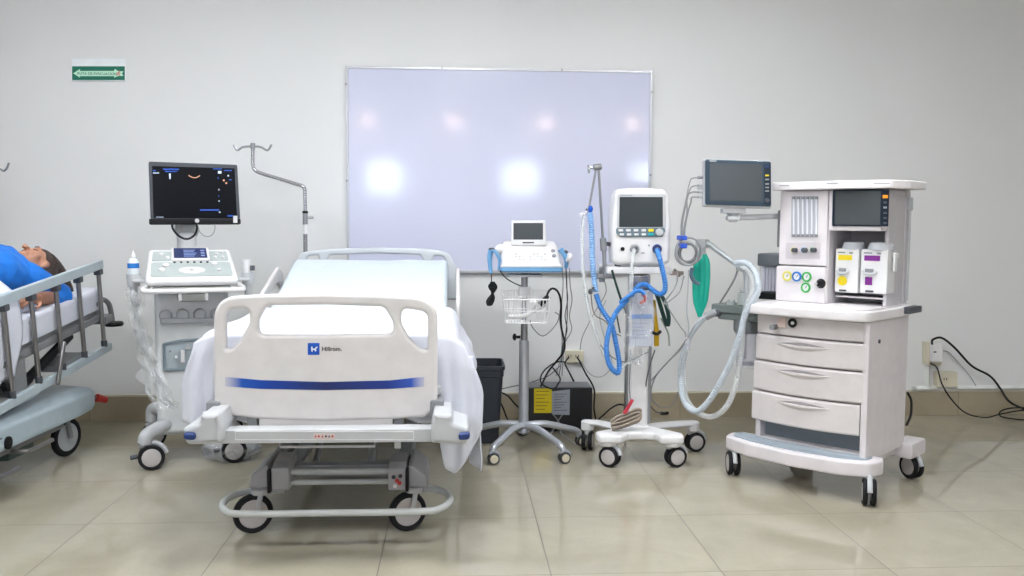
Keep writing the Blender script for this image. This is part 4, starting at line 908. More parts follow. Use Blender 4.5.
hose('long clear hose hanging from the support arm tip towards the floor', [w(583.5, 214, 4.45), w(582.5, 230, 4.44), w(582.5, 256, 4.44), w(584.5, 285, 4.44), w(589, 310, 4.44), w(595.5, 332, 4.44), w(602, 350, 4.44), w(609, 362, 4.44), w(620, 368, 4.42), w(628, 362, 4.42)], .009, M_HOSE)
t = T('wye_connector', 'clear and blue wye connector clipped at the tip of the support arm', 'connector', wp(588, 214, 4.44))
bm = B(); tube(bm, [t.w(580, 216, 4.44), t.w(584, 214, 4.44), t.w(591, 211, 4.44)], .014, n=10); t.part('clear_body', bm, M_CLEAR)
bm = B(); ball(bm, t.w(590.5, 209, 4.43), .014, (.9, .8, 1.2)); t.part('blue_body', bm, M_BLUE)
cable('dark strap crossing down and left of the ventilator column', [w(612, 270, 4.40), w(616, 284, 4.40), w(621, 299, 4.40), w(626.5, 313, 4.40)], .006, M_DGREEN, name='strap', cat='strap')
bm = B(); ball(bm, w(590.5, 291.5, 4.41), .012, (1, .8, 1.2)); ball(bm, w(593, 288, 4.41), .008); solo('hose_clip', bm, M_DGREY, 'small dark clip on the hanging blue hose below the whiteboard', 'clip')
cable('thin brown lead from the dark hose clip sagging to the crossing of the blue hoses', [w(591, 294, 4.42), w(592.5, 308, 4.42), w(596, 316, 4.42), w(605, 321, 4.42), w(614, 332, 4.42), w(621, 336, 4.42)], .0028, mat('lead_brown', (120, 104, 96), .5))
# documents pouch
dp = T('document_pouch', 'clear pouch with papers and a blue band hung on the cart column', 'document pouch', wp(640, 346, 4.42))
Ld = lambda pts, b: dp.lp(pts, b)
bm = B(); plate(bm, [rpoly(Ld([(630, 290), (652, 290), (653.5, 320), (652, 346), (628, 346), (628.5, 320)], 0), .01)], -.02, -.012, .003); dp.part('pouch', bm, mat('pouch_film', (214, 220, 236), .15, alpha=.75))
bm = B(); plate(bm, [rpoly(Ld([(630.5, 318), (652, 318), (651.5, 344), (629.5, 344)], 0), .002)], -.010, .0, .001); pp = dp.part('papers', bm, mat('paper_blueish', (206, 214, 236), .6))
bm = B(); plate(bm, [Ld([(631, 314.5), (652, 314), (652, 318.6), (631, 319)], -.02)], -.0225, -.019, .0006); dp.part('blue_band', bm, mat('band_blue2', (70, 130, 210), .5), pp)
bm = B()
for k in range(5): plate(bm, [Ld([(633, 323+k*3.6), (648-(k % 2)*4, 323+k*3.6), (648-(k % 2)*4, 324+k*3.6), (633, 324+k*3.6)], -.021)], -.0222, -.0205, .0001)
dp.part('print_lines', bm, mat('print_blue', (150, 160, 196), .6), pp, smooth=False)
bm = B(); tube(bm, [dp.w(x, y, 4.36) for x, y in ((642, 294), (645, 297), (644.5, 301), (640, 303))], .007, n=8); solo_ = dp.part('red_clip', bm, M_RED)
film('clear_bag', 'crinkled clear bag hanging round the document pouch on the ventilator cart', 'plastic bag', [wp(640, 292, 4.36), wp(639, 306, 4.35), wp(640, 322, 4.345), wp(639, 338, 4.35), wp(637, 352, 4.36), wp(636, 364, 4.37)], [.09, .13, .13, .14, .12, .06], .03, 11)
# yellow strap bundle and green loop
t = T('yellow_strap', 'bundle of yellow straps hanging on the right of the cart column', 'strap', wp(655, 347, 4.44))
bm = B()
for k in range(3): tube(bm, [t.w(x+k*1.5, y, 4.42+.01*k) for x, y in ((651.5, 300), (652.5, 310), (653.5, 320), (655, 332), (655, 346))], .009, n=8, flat=.6)
t.part('strap_bundle', bm, mat('strap_yellow', (206, 168, 34), .55))
bm = B(); tube(bm, [t.w(x, y, 4.39) for x, y in ((652, 332), (657, 334), (661, 331))], .008, n=8); t.part('dark_tie', bm, M_BLACK)
t = T('green_cord', 'dark green cord hanging in loops beside the yellow straps', 'cord', wp(663, 326, 4.44))
bm = B()
for k in range(3): tube(bm, [t.w(x+k*1.3, y, 4.40+.012*k) for x, y in ((655, 293), (658, 302), (662, 315), (666, 326), (667.5, 318), (665, 306), (661, 297), (656, 292))], .0042, n=7)
t.part('cord_loops', bm, M_DGREEN)
cable('grey tube end with a frayed tip right of the yellow straps', [w(661, 318, 4.42), w(665, 326, 4.42), w(668.5, 334, 4.42), w(669.5, 346, 4.42)], .005, mat('tube_greygreen', (150, 160, 150), .4), name='tube', cat='tube')
cable('short dark cord dropping to the left of the document pouch', [w(616, 311, 4.42), w(618, 322, 4.42), w(620, 333, 4.42)], .004, M_DGREEN)
# coil at the base
t = T('hose_coil', 'bundle of tan cables coiled on the base of the ventilator cart', 'cable coil', wp(625, 428, 4.45))
bm = B()
for k in range(6):
    o = (k-2.5)*1.2; Yk = 4.42+.014*(k % 3)
    tube(bm, [t.w(x, y+o, Yk) for x, y in ((611, 424), (617, 419.5), (626, 416), (636, 412), (641, 413), (639, 418), (630, 422), (620, 425.5), (612, 427))], .0052, n=7)
t.part('cable_loops', bm, mat('tan_cable', (160, 148, 134), .5))
t = T('red_tag', 'red plastic tag resting on the tan cable coil', 'tag', wp(627, 414, 4.41))
bm = B(); plate(bm, [rpoly(t.lp([(631, 398.5), (634, 399.5), (626, 414), (622, 413)], 0), .006)], -.012, .0, .004); t.part('tag_body', bm, mat('tag_red', (196, 56, 74), .45))
cable('grey cable down the right side of the cart column with a black plug end', [w(655, 350, 4.5), w(650, 365, 4.5), w(646, 385, 4.52), w(647, 400, 4.6), w(655, 411, 4.75), w(662, 413.5, 4.85)], .0034, mat('lead_grey', (96, 98, 100), .5))
bm = B(); tube(bm, [w(661, 413.3, 4.84), w(664.5, 413.6, 4.86), w(668, 413, 4.87)], .009, n=8); solo('cable_plug', bm, M_BLACK, 'small black plug on the cable end against the tile base', 'plug')
cable('grey cable down the left side of the cart column', [w(631, 350, 4.45), w(630, 370, 4.47), w(629.5, 390, 4.5), w(631, 402, 4.52)], .003, M_GCABLE)
cable('thin lead from the blue hoses crossing the pouch bottom', [w(600, 345, 4.40), w(612, 357, 4.40), w(625, 362, 4.38), w(636, 358, 4.37), w(648, 352, 4.38)], .0028, mat('lead_grey', (96, 98, 100), .5))
cable('black power cord trailing on the floor behind the ventilator cart', [fp(577, 428, .01), fp(590, 424, .01), fp(600, 418, .02), w(613, 407, 5.2), w(623, 405, 5.2), fp(632, 415, .01)], .005)
cable('thin pale lead curving on the wall from the outlet past the hanging blue loop', [w(580, 360, 5.45), w(590, 374, 5.45), w(600, 377, 5.45), w(608, 372, 5.45), w(612, 362, 5.45), w(600, 320, 5.45), w(606, 300, 5.45)], .0022, M_GCABLE)
cable('pale slanting lead behind the hanging clear hose', [w(580, 350, 5.3), w(582, 338, 5.2), w(588, 325, 5.0), w(596, 310, 4.9), w(606, 292, 4.8), w(603, 275, 4.7)], .0024, M_GCABLE)

# ------------------------------------------------------------------ cabinet anaesthesia machine
am = T('anaesthesia_machine', 'large white anaesthesia cabinet with three drawers, gauges and a screen on casters', 'anaesthesia machine', (1.40, 4.16, 0), math.radians(-47.5))
A_ = lambda pts, b: am.lp(pts, b)
# lower cabinet
bm = B(); box(bm, .52, .552, .02, .47, .17, .795, bev=.01); box(bm, .0, .03, .05, .49, .17, .795, bev=.01); box(bm, .02, .52, .44, .48, .18, .79, bev=.004); box(bm, .02, .51, .05, .46, .17, .20, bev=.004); box(bm, .02, .52, .06, .46, .765, .79, bev=.004)
cab = am.part('cabinet', bm, M_MAUVE)
bm = B(); box(bm, .03, .52, .10, .12, .195, .78, bev=.002); am.part('inner_panel', bm, mat('panel_grey_blue', (128, 138, 146), .4), cab)
bm = B(); lathe(bm, [(0, 0), (.009, 0), (.009, .004), (0, .004)], (.553, .12, .70), (1, 0, 0), 14); am.part('key_lock', bm, M_DGREY, cab)
def front(bm, x0, x1, z0, z1, yf, bow=.035, th=.03, n=18, bev=.006):
    """bowed panel"""
    rings = []
    for (z, ins) in ((z0, bev), (z0+bev, 0), (z1-bev, 0), (z1, bev)):
        ring = []
        for k in range(n+1):
            f = k/n; x = x0+(x1-x0)*f; y = yf-bow*(1-(2*f-1)**2)+ins; ring.append((x, y, z))
        for k in range(n, -1, -1):
            f = k/n; x = x0+(x1-x0)*f; y = yf-bow*(1-(2*f-1)**2)+th; ring.append((x, y, z))
        rings.append(ring)
    skin(bm, rings)
bm = B(); front(bm, .012, .545, .70, .79, .03, .03, .06); tp = am.part('front_panel', bm, M_MAUVE2)
bm = B(); c = am.pb(774.5, 327, -.005); cyl(bm, c+V((0, .02, 0)), c-V((0, .03, 0)), .013); tube(bm, [c-V((0, .025, 0)), c-V((-.012, .05, .0))], .010, n=8, smooth=False); am.part('gas_outlet', bm, M_GREY, tp)
bm = B(); c = am.pb(792.5, 323, -.01); lathe(bm, [(0, 0), (.022, 0), (.020, .006), (.015, .008), (.0, .004)], c, (0, -1, 0), 24); am.part('flush_knob', bm, M_BLACK, tp)
bm = B(); c = am.pb(792.5, 323, -.02); ball(bm, c, .008); am.part('knob_centre', bm, M_GREYW, tp)
bm = B(); c = am.pb(782, 322.5, -.0); plate(bm, [rpoly([(c.x-.02, c.z-.022), (c.x+.02, c.z-.022), (c.x+.02, c.z+.022), (c.x-.02, c.z+.022)], .004)], c.y-.006, c.y, .0008); am.part('instruction_label', bm, mat('label_blush', (226, 206, 198), .5), tp)
for (z0, z1) in ((.575, .694), (.43, .568), (.285, .423)):
    bm = B(); front(bm, .012-(.008 if z0 < .5 else 0)-(.006 if z0 < .3 else 0), .542-(.012 if z0 < .5 else 0)-(.012 if z0 < .3 else 0), z0, z1, .02, .04, .07, bev=.008)
    d = am.part('drawer', bm, M_MAUVE2)
    # crescent handle: recess lip
    bm = B(); zc = z1-.030; n_ = 20; rings = []
    for k in range(n_+1):
        f = k/n_; x = .12+.28*f; u = math.sin(PI*f); g = (x-.012)/.51; y = .02-.04*(1-(2*g-1)**2)
        rings.append([(x, y+.002, zc+.001), (x, y-.016*u-.0005, zc-.001), (x, y-.016*u-.0005, zc-.005*u-.002), (x, y+.002, zc-.022*u-.003)])
    skin(bm, rings); am.part('handle', bm, M_MAUVE2, d)
    bm = B(); rings = []
    for k in range(n_+1):
        f = k/n_; x = .14+.24*f; u = math.sin(PI*f); g = (x-.012)/.51; y = .02-.04*(1-(2*g-1)**2)
        rings.append([(x, y+.002, zc+.012*u+.002), (x, y-.0015, zc+.012*u+.001), (x, y-.0015, zc+.001), (x, y+.002, zc+.001)])
    skin(bm, rings); am.part('recess_shade', bm, mat('recess_shade_grey', (150, 146, 148), .5), d)  # thin crescent on the drawer front; its grey paints in the grip's shade
# table
bm = B(); flat(bm, [rpoly([(-.02, -.045), (.14, -.065), (.30, -.07), (.46, -.06), (.565, -.03), (.575, .33), (.56, .49), (-.02, .49)], [.03, .2, .2, .2, .06, .03, .02, .01])], .795, .842, .010); am.part('table_top', bm, mat('table_white', (234, 231, 232), .35), ang=60)
bm = B(); tube(bm, [(.50, -.03, .845), (.548, -.0, .847), (.556, .10, .847), (.556, .44, .847)], .004, n=6); am.part('table_rim', bm, M_MAUVE)
bm = B(); box(bm, .560, .600, .34, .49, .808, .838, bev=.004); am.part('side_bracket', bm, M_DGREY)
# foot
bm = B(); flat(bm, [rpoly([(-.135, .06), (-.12, -.02), (.02, -.075), (.25, -.095), (.47, -.075), (.59, -.02), (.612, .07), (.59, .12), (-.10, .12)], [.03, .05, .1, .2, .1, .06, .04, .02, .02])], .120, .188, .012)
box(bm, .02, .12, .10, .50, .125, .175, bev=.01); box(bm, .42, .52, .10, .50, .125, .175, bev=.01)
am.part('foot_base', bm, M_MAUVE, ang=60)
bm = B(); flat(bm, [rpoly([(-.105, .06), (-.09, .0), (.04, -.045), (.25, -.062), (.45, -.045), (.56, .0), (.565, .08), (-.08, .08)], [.03, .05, .1, .2, .1, .05, .02, .02])], .186, .193, .002); fp_ = am.part('foot_plate', bm, mat('step_grey', (150, 162, 172), .4))
for k in range(3):
    bm = B(); tube(bm, [(-.07+k*.01, .045-k*.022+.02, .194), (.1, .0-k*.022+.035, .194), (.25, -.01-k*.02+.035, .194), (.4, .0-k*.022+.035, .194), (.55-k*.01, .045-k*.022+.02, .194)], .0022, n=5); am.part('tread_ridge', bm, mat('step_ridge', (178, 188, 196), .4), fp_)
for x0, x1 in ((-.06, .04), (.50, .60)):
    bm = B(); box(bm, x0, x1, .44, .62, .115, .19, bev=.012); am.part('rear_foot', bm, M_MAUVE)
dirA = math.radians(47.5)
for (x, y, ang, lab) in ((-.085, .0, -50, 0), (.58, .0, -64, 0), (.55, .56, -28, 0), (-.01, .56, 60, 0)):
    caster(am, x, y, .12, .058, math.radians(ang), M_GREYW, M_RUB, M_HUB, w=.022, trail=.15)
# upper body
U0_, U1_ = .255, .522
bm = B()
box(bm, .02, .262, .20, .49, 1.017, 1.372, bev=.008)
box(bm, .015, .265, .19, .49, .842, 1.012, bev=.008)
up = am.part('gauge_column', bm, M_MAUVE)
bm = B(); box(bm, .262, .53, .44, .49, .842, 1.372, bev=.006); box(bm, .505, .525, .26, .49, .842, 1.372, bev=.006); box(bm, .258, .27, .21, .46, .842, 1.372, bev=.003)
bb_ = am.part('bay', bm, mat('bay_grey', (196, 192, 196), .45))
bm = B(); tube(bm, [(.535, .47, .86), (.535, .47, 1.34)], .007, n=8, smooth=False); box(bm, .527, .542, .45, .49, 1.28, 1.34, bev=.003); am.part('side_rail', bm, M_GREYW, bb_)
bm = B(); flat(bm, [rpoly([(-.012, .17), (.20, .155), (.40, .155), (.555, .18), (.60, .30), (.60, .50), (-.012, .50)], [.02, .1, .1, .05, .05, .02, .02])], 1.374, 1.412, .006); ld = am.part('top_shelf', bm, mat('table_white', (234, 231, 232), .35), ang=60)
bm = B()
for px0, px1, py in ((779, 789, 185.4), (827, 838, 183.2), (874, 890, 183.4)):
    plate(bm, [A_([(px0, py-.35), (px1, py-.35), (px1, py+.35), (px0, py+.35)], .154)], .1525, .1545, .0002)
am.part('lettering_strip', bm, mat('print_grey2', (130, 132, 142), .5), ld, smooth=False)
# flow tubes window
fw = A_([(791.5, 196), (818.5, 196), (818, 237), (791, 237)], .20)
bm = B(); plate(bm, [rpoly(fw, .004)], .1985, .203, .0008); fm = am.part('flow_window', bm, mat('flow_back', (182, 184, 190), .3), up)
for k in range(6):
    f = (k+.5)/6; px = 791.5+27*f; a = am.pb(px, 198, .195); b = am.pb(px, 235.5, .195)
    bm = B(); cyl(bm, a, b, .0045, n=10); am.part('flow_tube', bm, mat('flow_tube_white', (232, 234, 240), .2), fm)
    for e in (a, b):
        bm = B(); box(bm, e.x-.007, e.x+.007, .190, .20, e.z-.006, e.z+.006, bev=.001); am.part('tube_clip', bm, M_GREY, fm)
bm = B(); rc = A_([(786, 242.5), (821, 242.5), (820, 259), (785.5, 259)], .20); plate(bm, [rpoly(rc, .004)], .1985, .2015, .0008); kp = am.part('valve_panel', bm, mat('valve_panel_mauve', (206, 200, 204), .45), up)
for px, c_ in ((793.5, (214, 204, 40)), (803.5, (20, 130, 200)), (812.5, (30, 150, 70))):
    c = am.pb(px, 250, .19); bm = B(); lathe(bm, [(0, 0), (.012, 0), (.012, .012), (.009, .014), (0, .014)], (c.x, .199, c.z), (0, -1, 0), 18); k_ = am.part('valve_knob', bm, mat('ring_%d' % c_[0], c_, .4), kp)
    bm = B(); lathe(bm, [(0, 0), (.0115, 0), (.010, .026), (0, .028)], (c.x+.008, .196, c.z), (0, -1, 0), 16); am.part('knob_cap', bm, M_DGREY, kp)
for px, py, c_ in ((787.5, 276, (216, 208, 90)), (797, 276.5, (30, 110, 190)), (807, 276.8, (60, 170, 80)), (806, 287.5, (60, 170, 80))):
    c = am.pb(px, py, .19); o = (c.x, .190, c.z)
    bm = B(); lathe(bm, [(.016, 0), (.024, 0), (.024, .006), (.021, .008), (.016, .007)], o, (0, -1, 0), 28); g_ = am.part('gauge', bm, mat('gauge_%d_%d' % (c_[0], c_[1]), c_, .4), up)
    bm = B(); lathe(bm, [(0, 0), (.0185, 0), (.0185, .004), (0, .004)], o, (0, -1, 0), 24); am.part('dial_face', bm, M_WHITE, up)
    bm = B(); tube(bm, [(c.x-.002, .1855, c.z-.004), (c.x+.006, .1855, c.z+.009)], .0014, n=5, smooth=False); am.part('needle', bm, M_INK, up)
bm = B(); c = am.pb(821, 283.5, .19); lathe(bm, [(0, 0), (.023, 0), (.023, .003), (.018, .012), (.012, .024), (0, .026)], (c.x, .19, c.z), (0, -1, 0), 24); am.part('main_switch', bm, M_BLACK, up)
bm = B(); box(bm, c.x-.022, c.x-.004, .165, .185, c.z-.006, c.z+.006, bev=.002); am.part('switch_lever', bm, M_GREYW, up)
# screen housing
z0, z1 = am.pb(860, 231, .20).z, 1.372
bm = B(); box(bm, .268, .515, .195, .45, z0, z1, bev=.008); sh = am.part('screen_housing', bm, M_MAUVE)
bm = B(); plate(bm, [rpoly(A_([(833, 189.5), (889, 189.2), (888, 226.5), (832, 226)], .19), .004)], .186, .197, .003); sb = am.part('screen_bezel', bm, M_BEZ, sh)
bm = B(); plate(bm, [A_([(835.5, 191), (881, 190.8), (880.3, 225), (834.7, 224.6)], .186)], .1845, .1865, .0005); am.part('screen', bm, M_SCREEN, sb)
bm = B(); plate(bm, [rpoly(A_([(882.8, 195), (888, 195), (888, 198.2), (882.8, 198.2)], .186), .001)], .184, .1865, .0005); am.part('amber_light', bm, mat('amber_light', (226, 140, 30), .4, emit=.3), sb)
for py in (202.5, 207.5, 213, 218, 223):
    bm = B(); plate(bm, [rpoly(A_([(883.5, py-1), (887, py-1), (887, py+1), (883.5, py+1)], .186), .001)], .1842, .1865, .0004); am.part('side_button', bm, M_DGREY if py != 207.5 else M_GREY, sb)
# vaporizers: things of their own, hung in the bay
def vapor(label, p0, p1, cm, cn, round_):
    t = T('vaporizer', label, 'vaporizer', am.M @ V((0, 0, 0)), math.radians(-47.5))
    bf = .245
    a, b = t.pb(p0[0], p0[1], bf), t.pb(p1[0], p1[1], bf)
    off = V(((a.x+b.x)/2, .30, b.z)); t.o.location = am.M @ off; t.M = Matrix.Translation(t.o.location) @ Matrix.Rotation(math.radians(-47.5), 4, 'Z'); t.I = t.M.inverted()
    a, b = t.pb(p0[0], p0[1], bf-.30), t.pb(p1[0], p1[1], bf-.30); yf = bf-.30
    bm = B(); plate(bm, [rpoly([(a.x, b.z), (b.x, b.z), (b.x, a.z), (a.x, a.z)], .010)], yf, yf+.09, .006); bd = t.part('vaporizer_body', bm, M_WHITE)
    xm = (a.x+b.x)/2; W_ = b.x-a.x
    bm = B(); lathe(bm, [(W_*.46, 0), (W_*.46, .006), (W_*.40, .022), (W_*.40, .03), (W_*.3, .034), (0, .035)], (xm+.012, yf+.045, a.z-.002), n=28); t.part('dial_cap', bm, mat('cap_silver', (186, 190, 196), .35), bd)
    bm = B()
    for k in range(28):
        an = k*2*PI/28; cyl(bm, (xm+.012+math.cos(an)*W_*.43, yf+.045+math.sin(an)*W_*.43, a.z+.002), (xm+.012+math.cos(an)*W_*.40, yf+.045+math.sin(an)*W_*.40, a.z+.024), .0015, n=5)
    t.part('dial_grip', bm, M_GREYW, bd)
    H_ = a.z-b.z
    def pl(nm, x0, x1, z0, z1, m, r_=.003, d=.002): 
        b2 = B(); plate(b2, [rpoly([(a.x+W_*x0, b.z+H_*z0), (a.x+W_*x1, b.z+H_*z0), (a.x+W_*x1, b.z+H_*z1), (a.x+W_*x0, b.z+H_*z1)], r_)], yf-d, yf+.001, .0005); t.part(nm, b2, m, bd)
    pl('colour_band', .14, .72, .74, .86, cm); pl('small_print', .12, .42, .90, .93, M_GREY, 0); pl('small_print', .6, .75, .89, .93, M_GREY, 0); pl('small_print', .22, .52, .03, .07, M_INK, 0)
    b2 = B()
    if round_: lathe(b2, [(0, 0), (W_*.20, 0), (W_*.20, .003), (0, .003)], (a.x+W_*.34, yf, b.z+H_*.27), (0, -1, 0), 24)
    else: plate(b2, [[(a.x+W_*.2, b.z+H_*.19), (a.x+W_*.46, b.z+H_*.19), (a.x+W_*.46, b.z+H_*.37), (a.x+W_*.2, b.z+H_*.37)]], yf-.003, yf+.001, .0005)
    t.part('colour_badge', b2, cm, bd)
    b2 = B(); tube(b2, [(a.x+W_*.10, yf-.004, b.z+H_*.50), (a.x+W_*.2, yf-.016, b.z+H_*.455), (a.x+W_*.35, yf-.020, b.z+H_*.44), (a.x+W_*.5, yf-.016, b.z+H_*.455), (a.x+W_*.62, yf-.004, b.z+H_*.50)], .006, n=8); t.part('filler_spout', b2, M_GREYW, bd)
    b2 = B(); box(b2, a.x+W_*.2, a.x+W_*.5, yf-.012, yf, b.z+H_*.48, b.z+H_*.56, bev=.003); t.part('filler_slot', b2, M_GREY, bd)
    if not round_:
        b2 = B(); box(b2, b.x-.002, b.x+.022, yf+.05, yf+.075, a.z-.04, a.z-.015, bev=.005); box(b2, b.x+.010, b.x+.022, yf+.03, yf+.06, a.z-.10, a.z-.02, bev=.005); t.part('lock_lever', b2, M_WHITE, bd)
    return t
vapor('white vaporizer with a yellow band and round yellow badge in the cabinet bay', (835.5, 248.5), (857.5, 293.5), M_YEL, 'yellow', True)
vapor('white vaporizer with a purple band and square purple badge in the cabinet bay', (861, 249), (886.5, 294.5), M_PURP, 'purple', False)
bm = B(); box(bm, .28, .51, .38, .44, .95, .99, bev=.004); am.part('vaporizer_rail', bm, M_STEEL, bb_)
bm = B(); box(bm, .28, .51, .27, .40, .872, .880, bev=.003); am.part('vaporizer_shelf', bm, M_MAUVE, bb_)
# bellows on the left of the column
bc = am.pb(762, 275, .33); am_bx0, am_bx1 = -.105, .012
zb_t, zb_m, zb_b, zb_0 = am.pb(762, 253, .28).z, am.pb(762, 265.5, .28).z, am.pb(762, 291, .28).z, am.pb(762, 298, .28).z
bm = B(); box(bm, am_bx0, am_bx1, .22, .38, zb_m, zb_t, bev=.008); am.part('bellows_top', bm, mat('bellows_grey', (84, 90, 94), .5))
bm = B(); box(bm, am_bx0+.008, am_bx1-.004, .228, .372, zb_b, zb_m, bev=.01); bl = am.part('bellows_housing', bm, M_CLEAR)
for k in range(6):
    bm = B(); x = am_bx0+.018+k*.017; box(bm, x, x+.009, .25, .35, zb_b+.004, zb_m-.004, bev=.002); am.part('bellows_fold', bm, mat('fold_grey', (196, 196, 208), .5), bl)
bm = B(); box(bm, am_bx0, am_bx1, .22, .38, zb_0, zb_b, bev=.006); am.part('bellows_base', bm, M_BLACK)
bm = B(); box(bm, -.06, .04, .24, .40, .842, zb_0+.002, bev=.004); am.part('bellows_stand', bm, M_GREY)
# breathing block & absorber canister
def AP(x, y, b): return am.pb(x, y, b)
KB = .06
p_ = lambda x, y: AP(x, y, KB)
a, b = p_(711, 305), p_(757, 318); xL, xR = a.x, b.x
bm = B(); box(bm, xL, -.02, KB, KB+.16, p_(735, 314).z, p_(735, 305.5).z, bev=.006); box(bm, xL+.03, xR, KB+.01, KB+.15, p_(735, 321).z, p_(735, 312).z, bev=.01); br = am.part('breathing_block', bm, mat('block_greygreen', (104, 114, 112), .42))
bm = B(); cyl(bm, (p_(738, 300).x, KB+.05, p_(738, 306).z), (p_(738, 300).x, KB+.05, p_(738, 293).z), .03, .026); cyl(bm, (p_(738, 300).x, KB+.05, p_(738, 293).z), (p_(738, 300).x, KB+.05, p_(738, 290).z), .018); am.part('relief_valve', bm, mat('valve_clear_grey', (168, 176, 174), .3), br)
bm = B(); cyl(bm, (p_(728, 300).x, KB+.03, p_(728, 306).z), (p_(728, 300).x, KB+.03, p_(728, 300).z), .02); am.part('valve_dome', bm, mat('valve_clear_grey', (168, 176, 174), .3), br)
bm = B(); c = p_(714, 312); tube(bm, [V((c.x+.03, KB+.04, c.z)), V((c.x, KB-.01, c.z-.006)), V((c.x-.03, KB-.03, c.z-.025))], .02, n=12); am.part('hose_port', bm, M_GREY, br)
bm = B(); c = p_(717, 313); cyl(bm, (c.x, KB-.012, c.z), (c.x, KB+.03, c.z), .018); am.part('port_ring', bm, M_DGREY, br)
c = p_(740, 330); cx_ = c.x; z1_, z2_, z3_ = p_(740, 319).z, p_(740, 333).z, p_(740, 369).z
bm = B(); lathe(bm, [(0, z2_-.004), (.066, z2_-.004), (.072, z2_+.008), (.072, z1_-.01), (.064, z1_), (0, z1_)], (cx_, KB+.08, 0), n=28); am.part('canister_head', bm, mat('canister_grey', (112, 116, 118), .45), br)
bm = B(); lathe(bm, [(.0, z3_), (.055, z3_), (.061, z3_+.01), (.063, z2_-.002), (.059, z2_-.002), (.057, z3_+.012), (0, z3_+.006)], (cx_, KB+.08, 0), n=28); am.part('canister', bm, M_CLEAR, br)
bm = B(); lathe(bm, [(0, z3_+.012), (.036, z3_+.012), (.036, z3_+.025), (0, z3_+.028)], (cx_, KB+.08, 0), n=24); lathe(bm, [(0, z3_+.04), (.012, z3_+.04), (.012, z2_-.01), (0, z2_-.01)], (cx_-.02, KB+.08, 0), n=14); am.part('canister_core', bm, M_DGREY, br)
# bag arm
ab = .10
bm = B(); tube(bm, [AP(x, y, ab) for x, y in ((746, 306), (746.5, 295), (746.5, 280), (745.5, 272), (741, 267), (731, 260), (717, 250), (711, 245), (706.5, 243.2))], .013, n=12, sub=5); arm = am.part('bag_arm', bm, mat('arm_grey', (186, 191, 194), .3, metal=.3))
bm = B(); c = AP(702.5, 243.5, ab); box(bm, c.x-.03, c.x+.03, ab-.022, ab+.022, c.z-.022, c.z+.022, bev=.006); cyl(bm, c-V((0, 0, .02)), c-V((0, 0, .055)), .017); am.part('bag_mount', bm, M_GREYW, arm)
# breathing bag
wb_ = am.M @ AP(701, 250, ab)
t = T('breathing_bag', 'teal green breathing bag hanging from the bent grey arm', 'breathing bag', am.M @ AP(699.5, 317, ab), math.radians(-20))
zt_b = (t.I @ wb_).z; pts = []
bm = B(); prof = [(.012, 1), (.016, .97), (.024, .92), (.036, .82), (.040, .6), (.038, .4), (.032, .22), (.018, .08), (.009, 0)]
rings = []
for r_, f in catm([V((a_, b_, 0)) for a_, b_ in prof], 5) and [(p.x, p.y) for p in catm([V((a_, b_, 0)) for a_, b_ in prof], 5)]:
    ring = []
    for k in range(32):
        an = 2*PI*k/32; rr_ = r_*(1+.2*math.cos(an*5+.6)*min(1, r_/.03))*(1+.03*noise.noise(V((math.cos(an)*2, math.sin(an)*2, f*9)))); ring.append(((wb_-t.o.location).length*0+rr_*math.cos(an)*.98+.006*f, rr_*math.sin(an)*.6, zt_b*f))
    rings.append(ring)
skin(bm, rings); t.part('bag', bm, M_GREEN, ang=180)
bm = B(); cyl(bm, (.005, 0, zt_b-.012), (.005, 0, zt_b+.01), .016); t.part('bag_neck', bm, M_WHITE)
# corrugated hoses of the machine
h1_ = [AP(x, y, b_) for x, y, b_ in ((736, 264, .06), (741, 262.5, .04), (748, 264, .02), (755, 272, .0), (758, 283, -.02), (757, 294, -.03), (750, 305, -.04), (744, 318, -.05), (741, 332, -.05), (735, 350, -.05), (729, 366, -.05), (719, 385, -.05), (708, 402, -.06), (698, 411, -.06), (689, 408, -.05), (683, 398, -.03), (680.5, 380, .0), (682, 360, .01), (687, 342, .02), (695, 328, .02), (704, 318, .03), (710, 314.5, .04))]
hose('pale corrugated hose arching over the bag arm and looping up to the breathing block', [am.M @ p for p in h1_], .0145, M_HOSEB, rib=.09)
h2_ = [AP(x, y, b_) for x, y, b_ in ((738, 268, .12), (748, 271, .07), (753, 280, .04), (752, 292, .02), (747, 306, .0), (743, 322, -.01), (742, 345, -.01), (739, 366, -.01), (734, 390, -.01), (726, 407, -.01), (713, 416.5, -.01), (700, 414, -.01), (690, 405, .0), (684.5, 392, .02), (683, 372, .03), (686, 350, .05), (690, 335, .06))]
hose('second pale corrugated hose with the lowest loop, hanging in front of the absorber canister', [am.M @ p for p in h2_], .0135, M_HOSE, rib=.09)
cable('dark grey tube rising from the breathing block to the bag arm', [am.M @ AP(x, y, .12) for x, y in ((720, 303), (727, 292), (734, 280), (738, 270))], .005, M_GREY, name='tube', cat='tube')

# ------------------------------------------------------------------ patient monitor
pm = T('patient_monitor', 'dark framed patient monitor held out on an arm left of the anaesthesia cabinet', 'patient monitor', (wp(738, 210, 4.25).x, 4.25, wp(738, 210, 4.25).z), math.radians(-8))
Lp = lambda pts, b=0: pm.lp(pts, b)
bm = B(); plate(bm, [rpoly(Lp([(704, 158.5), (771, 160.8), (771.5, 209), (703.5, 206.8)]), .014)], -.01, .07, .012, res=2); pb_ = pm.part('case', bm, M_GREYW)
bm = B(); plate(bm, [rpoly(Lp([(705, 159.3), (770.8, 161.5), (771, 206.8), (705, 204.6)], -.01), .012)], -.018, -.004, .005, res=2); pz = pm.part('bezel', bm, mat('monitor_bezel_slate', (48, 66, 80), .35, spec=.3))
bm = B(); plate(bm, [rpoly(Lp([(709.5, 163), (762, 164.4), (762.5, 201.8), (709.5, 200.8)], -.018), .003)], -.0195, -.0175, .0006); pm.part('screen', bm, M_SCREEN, pz)
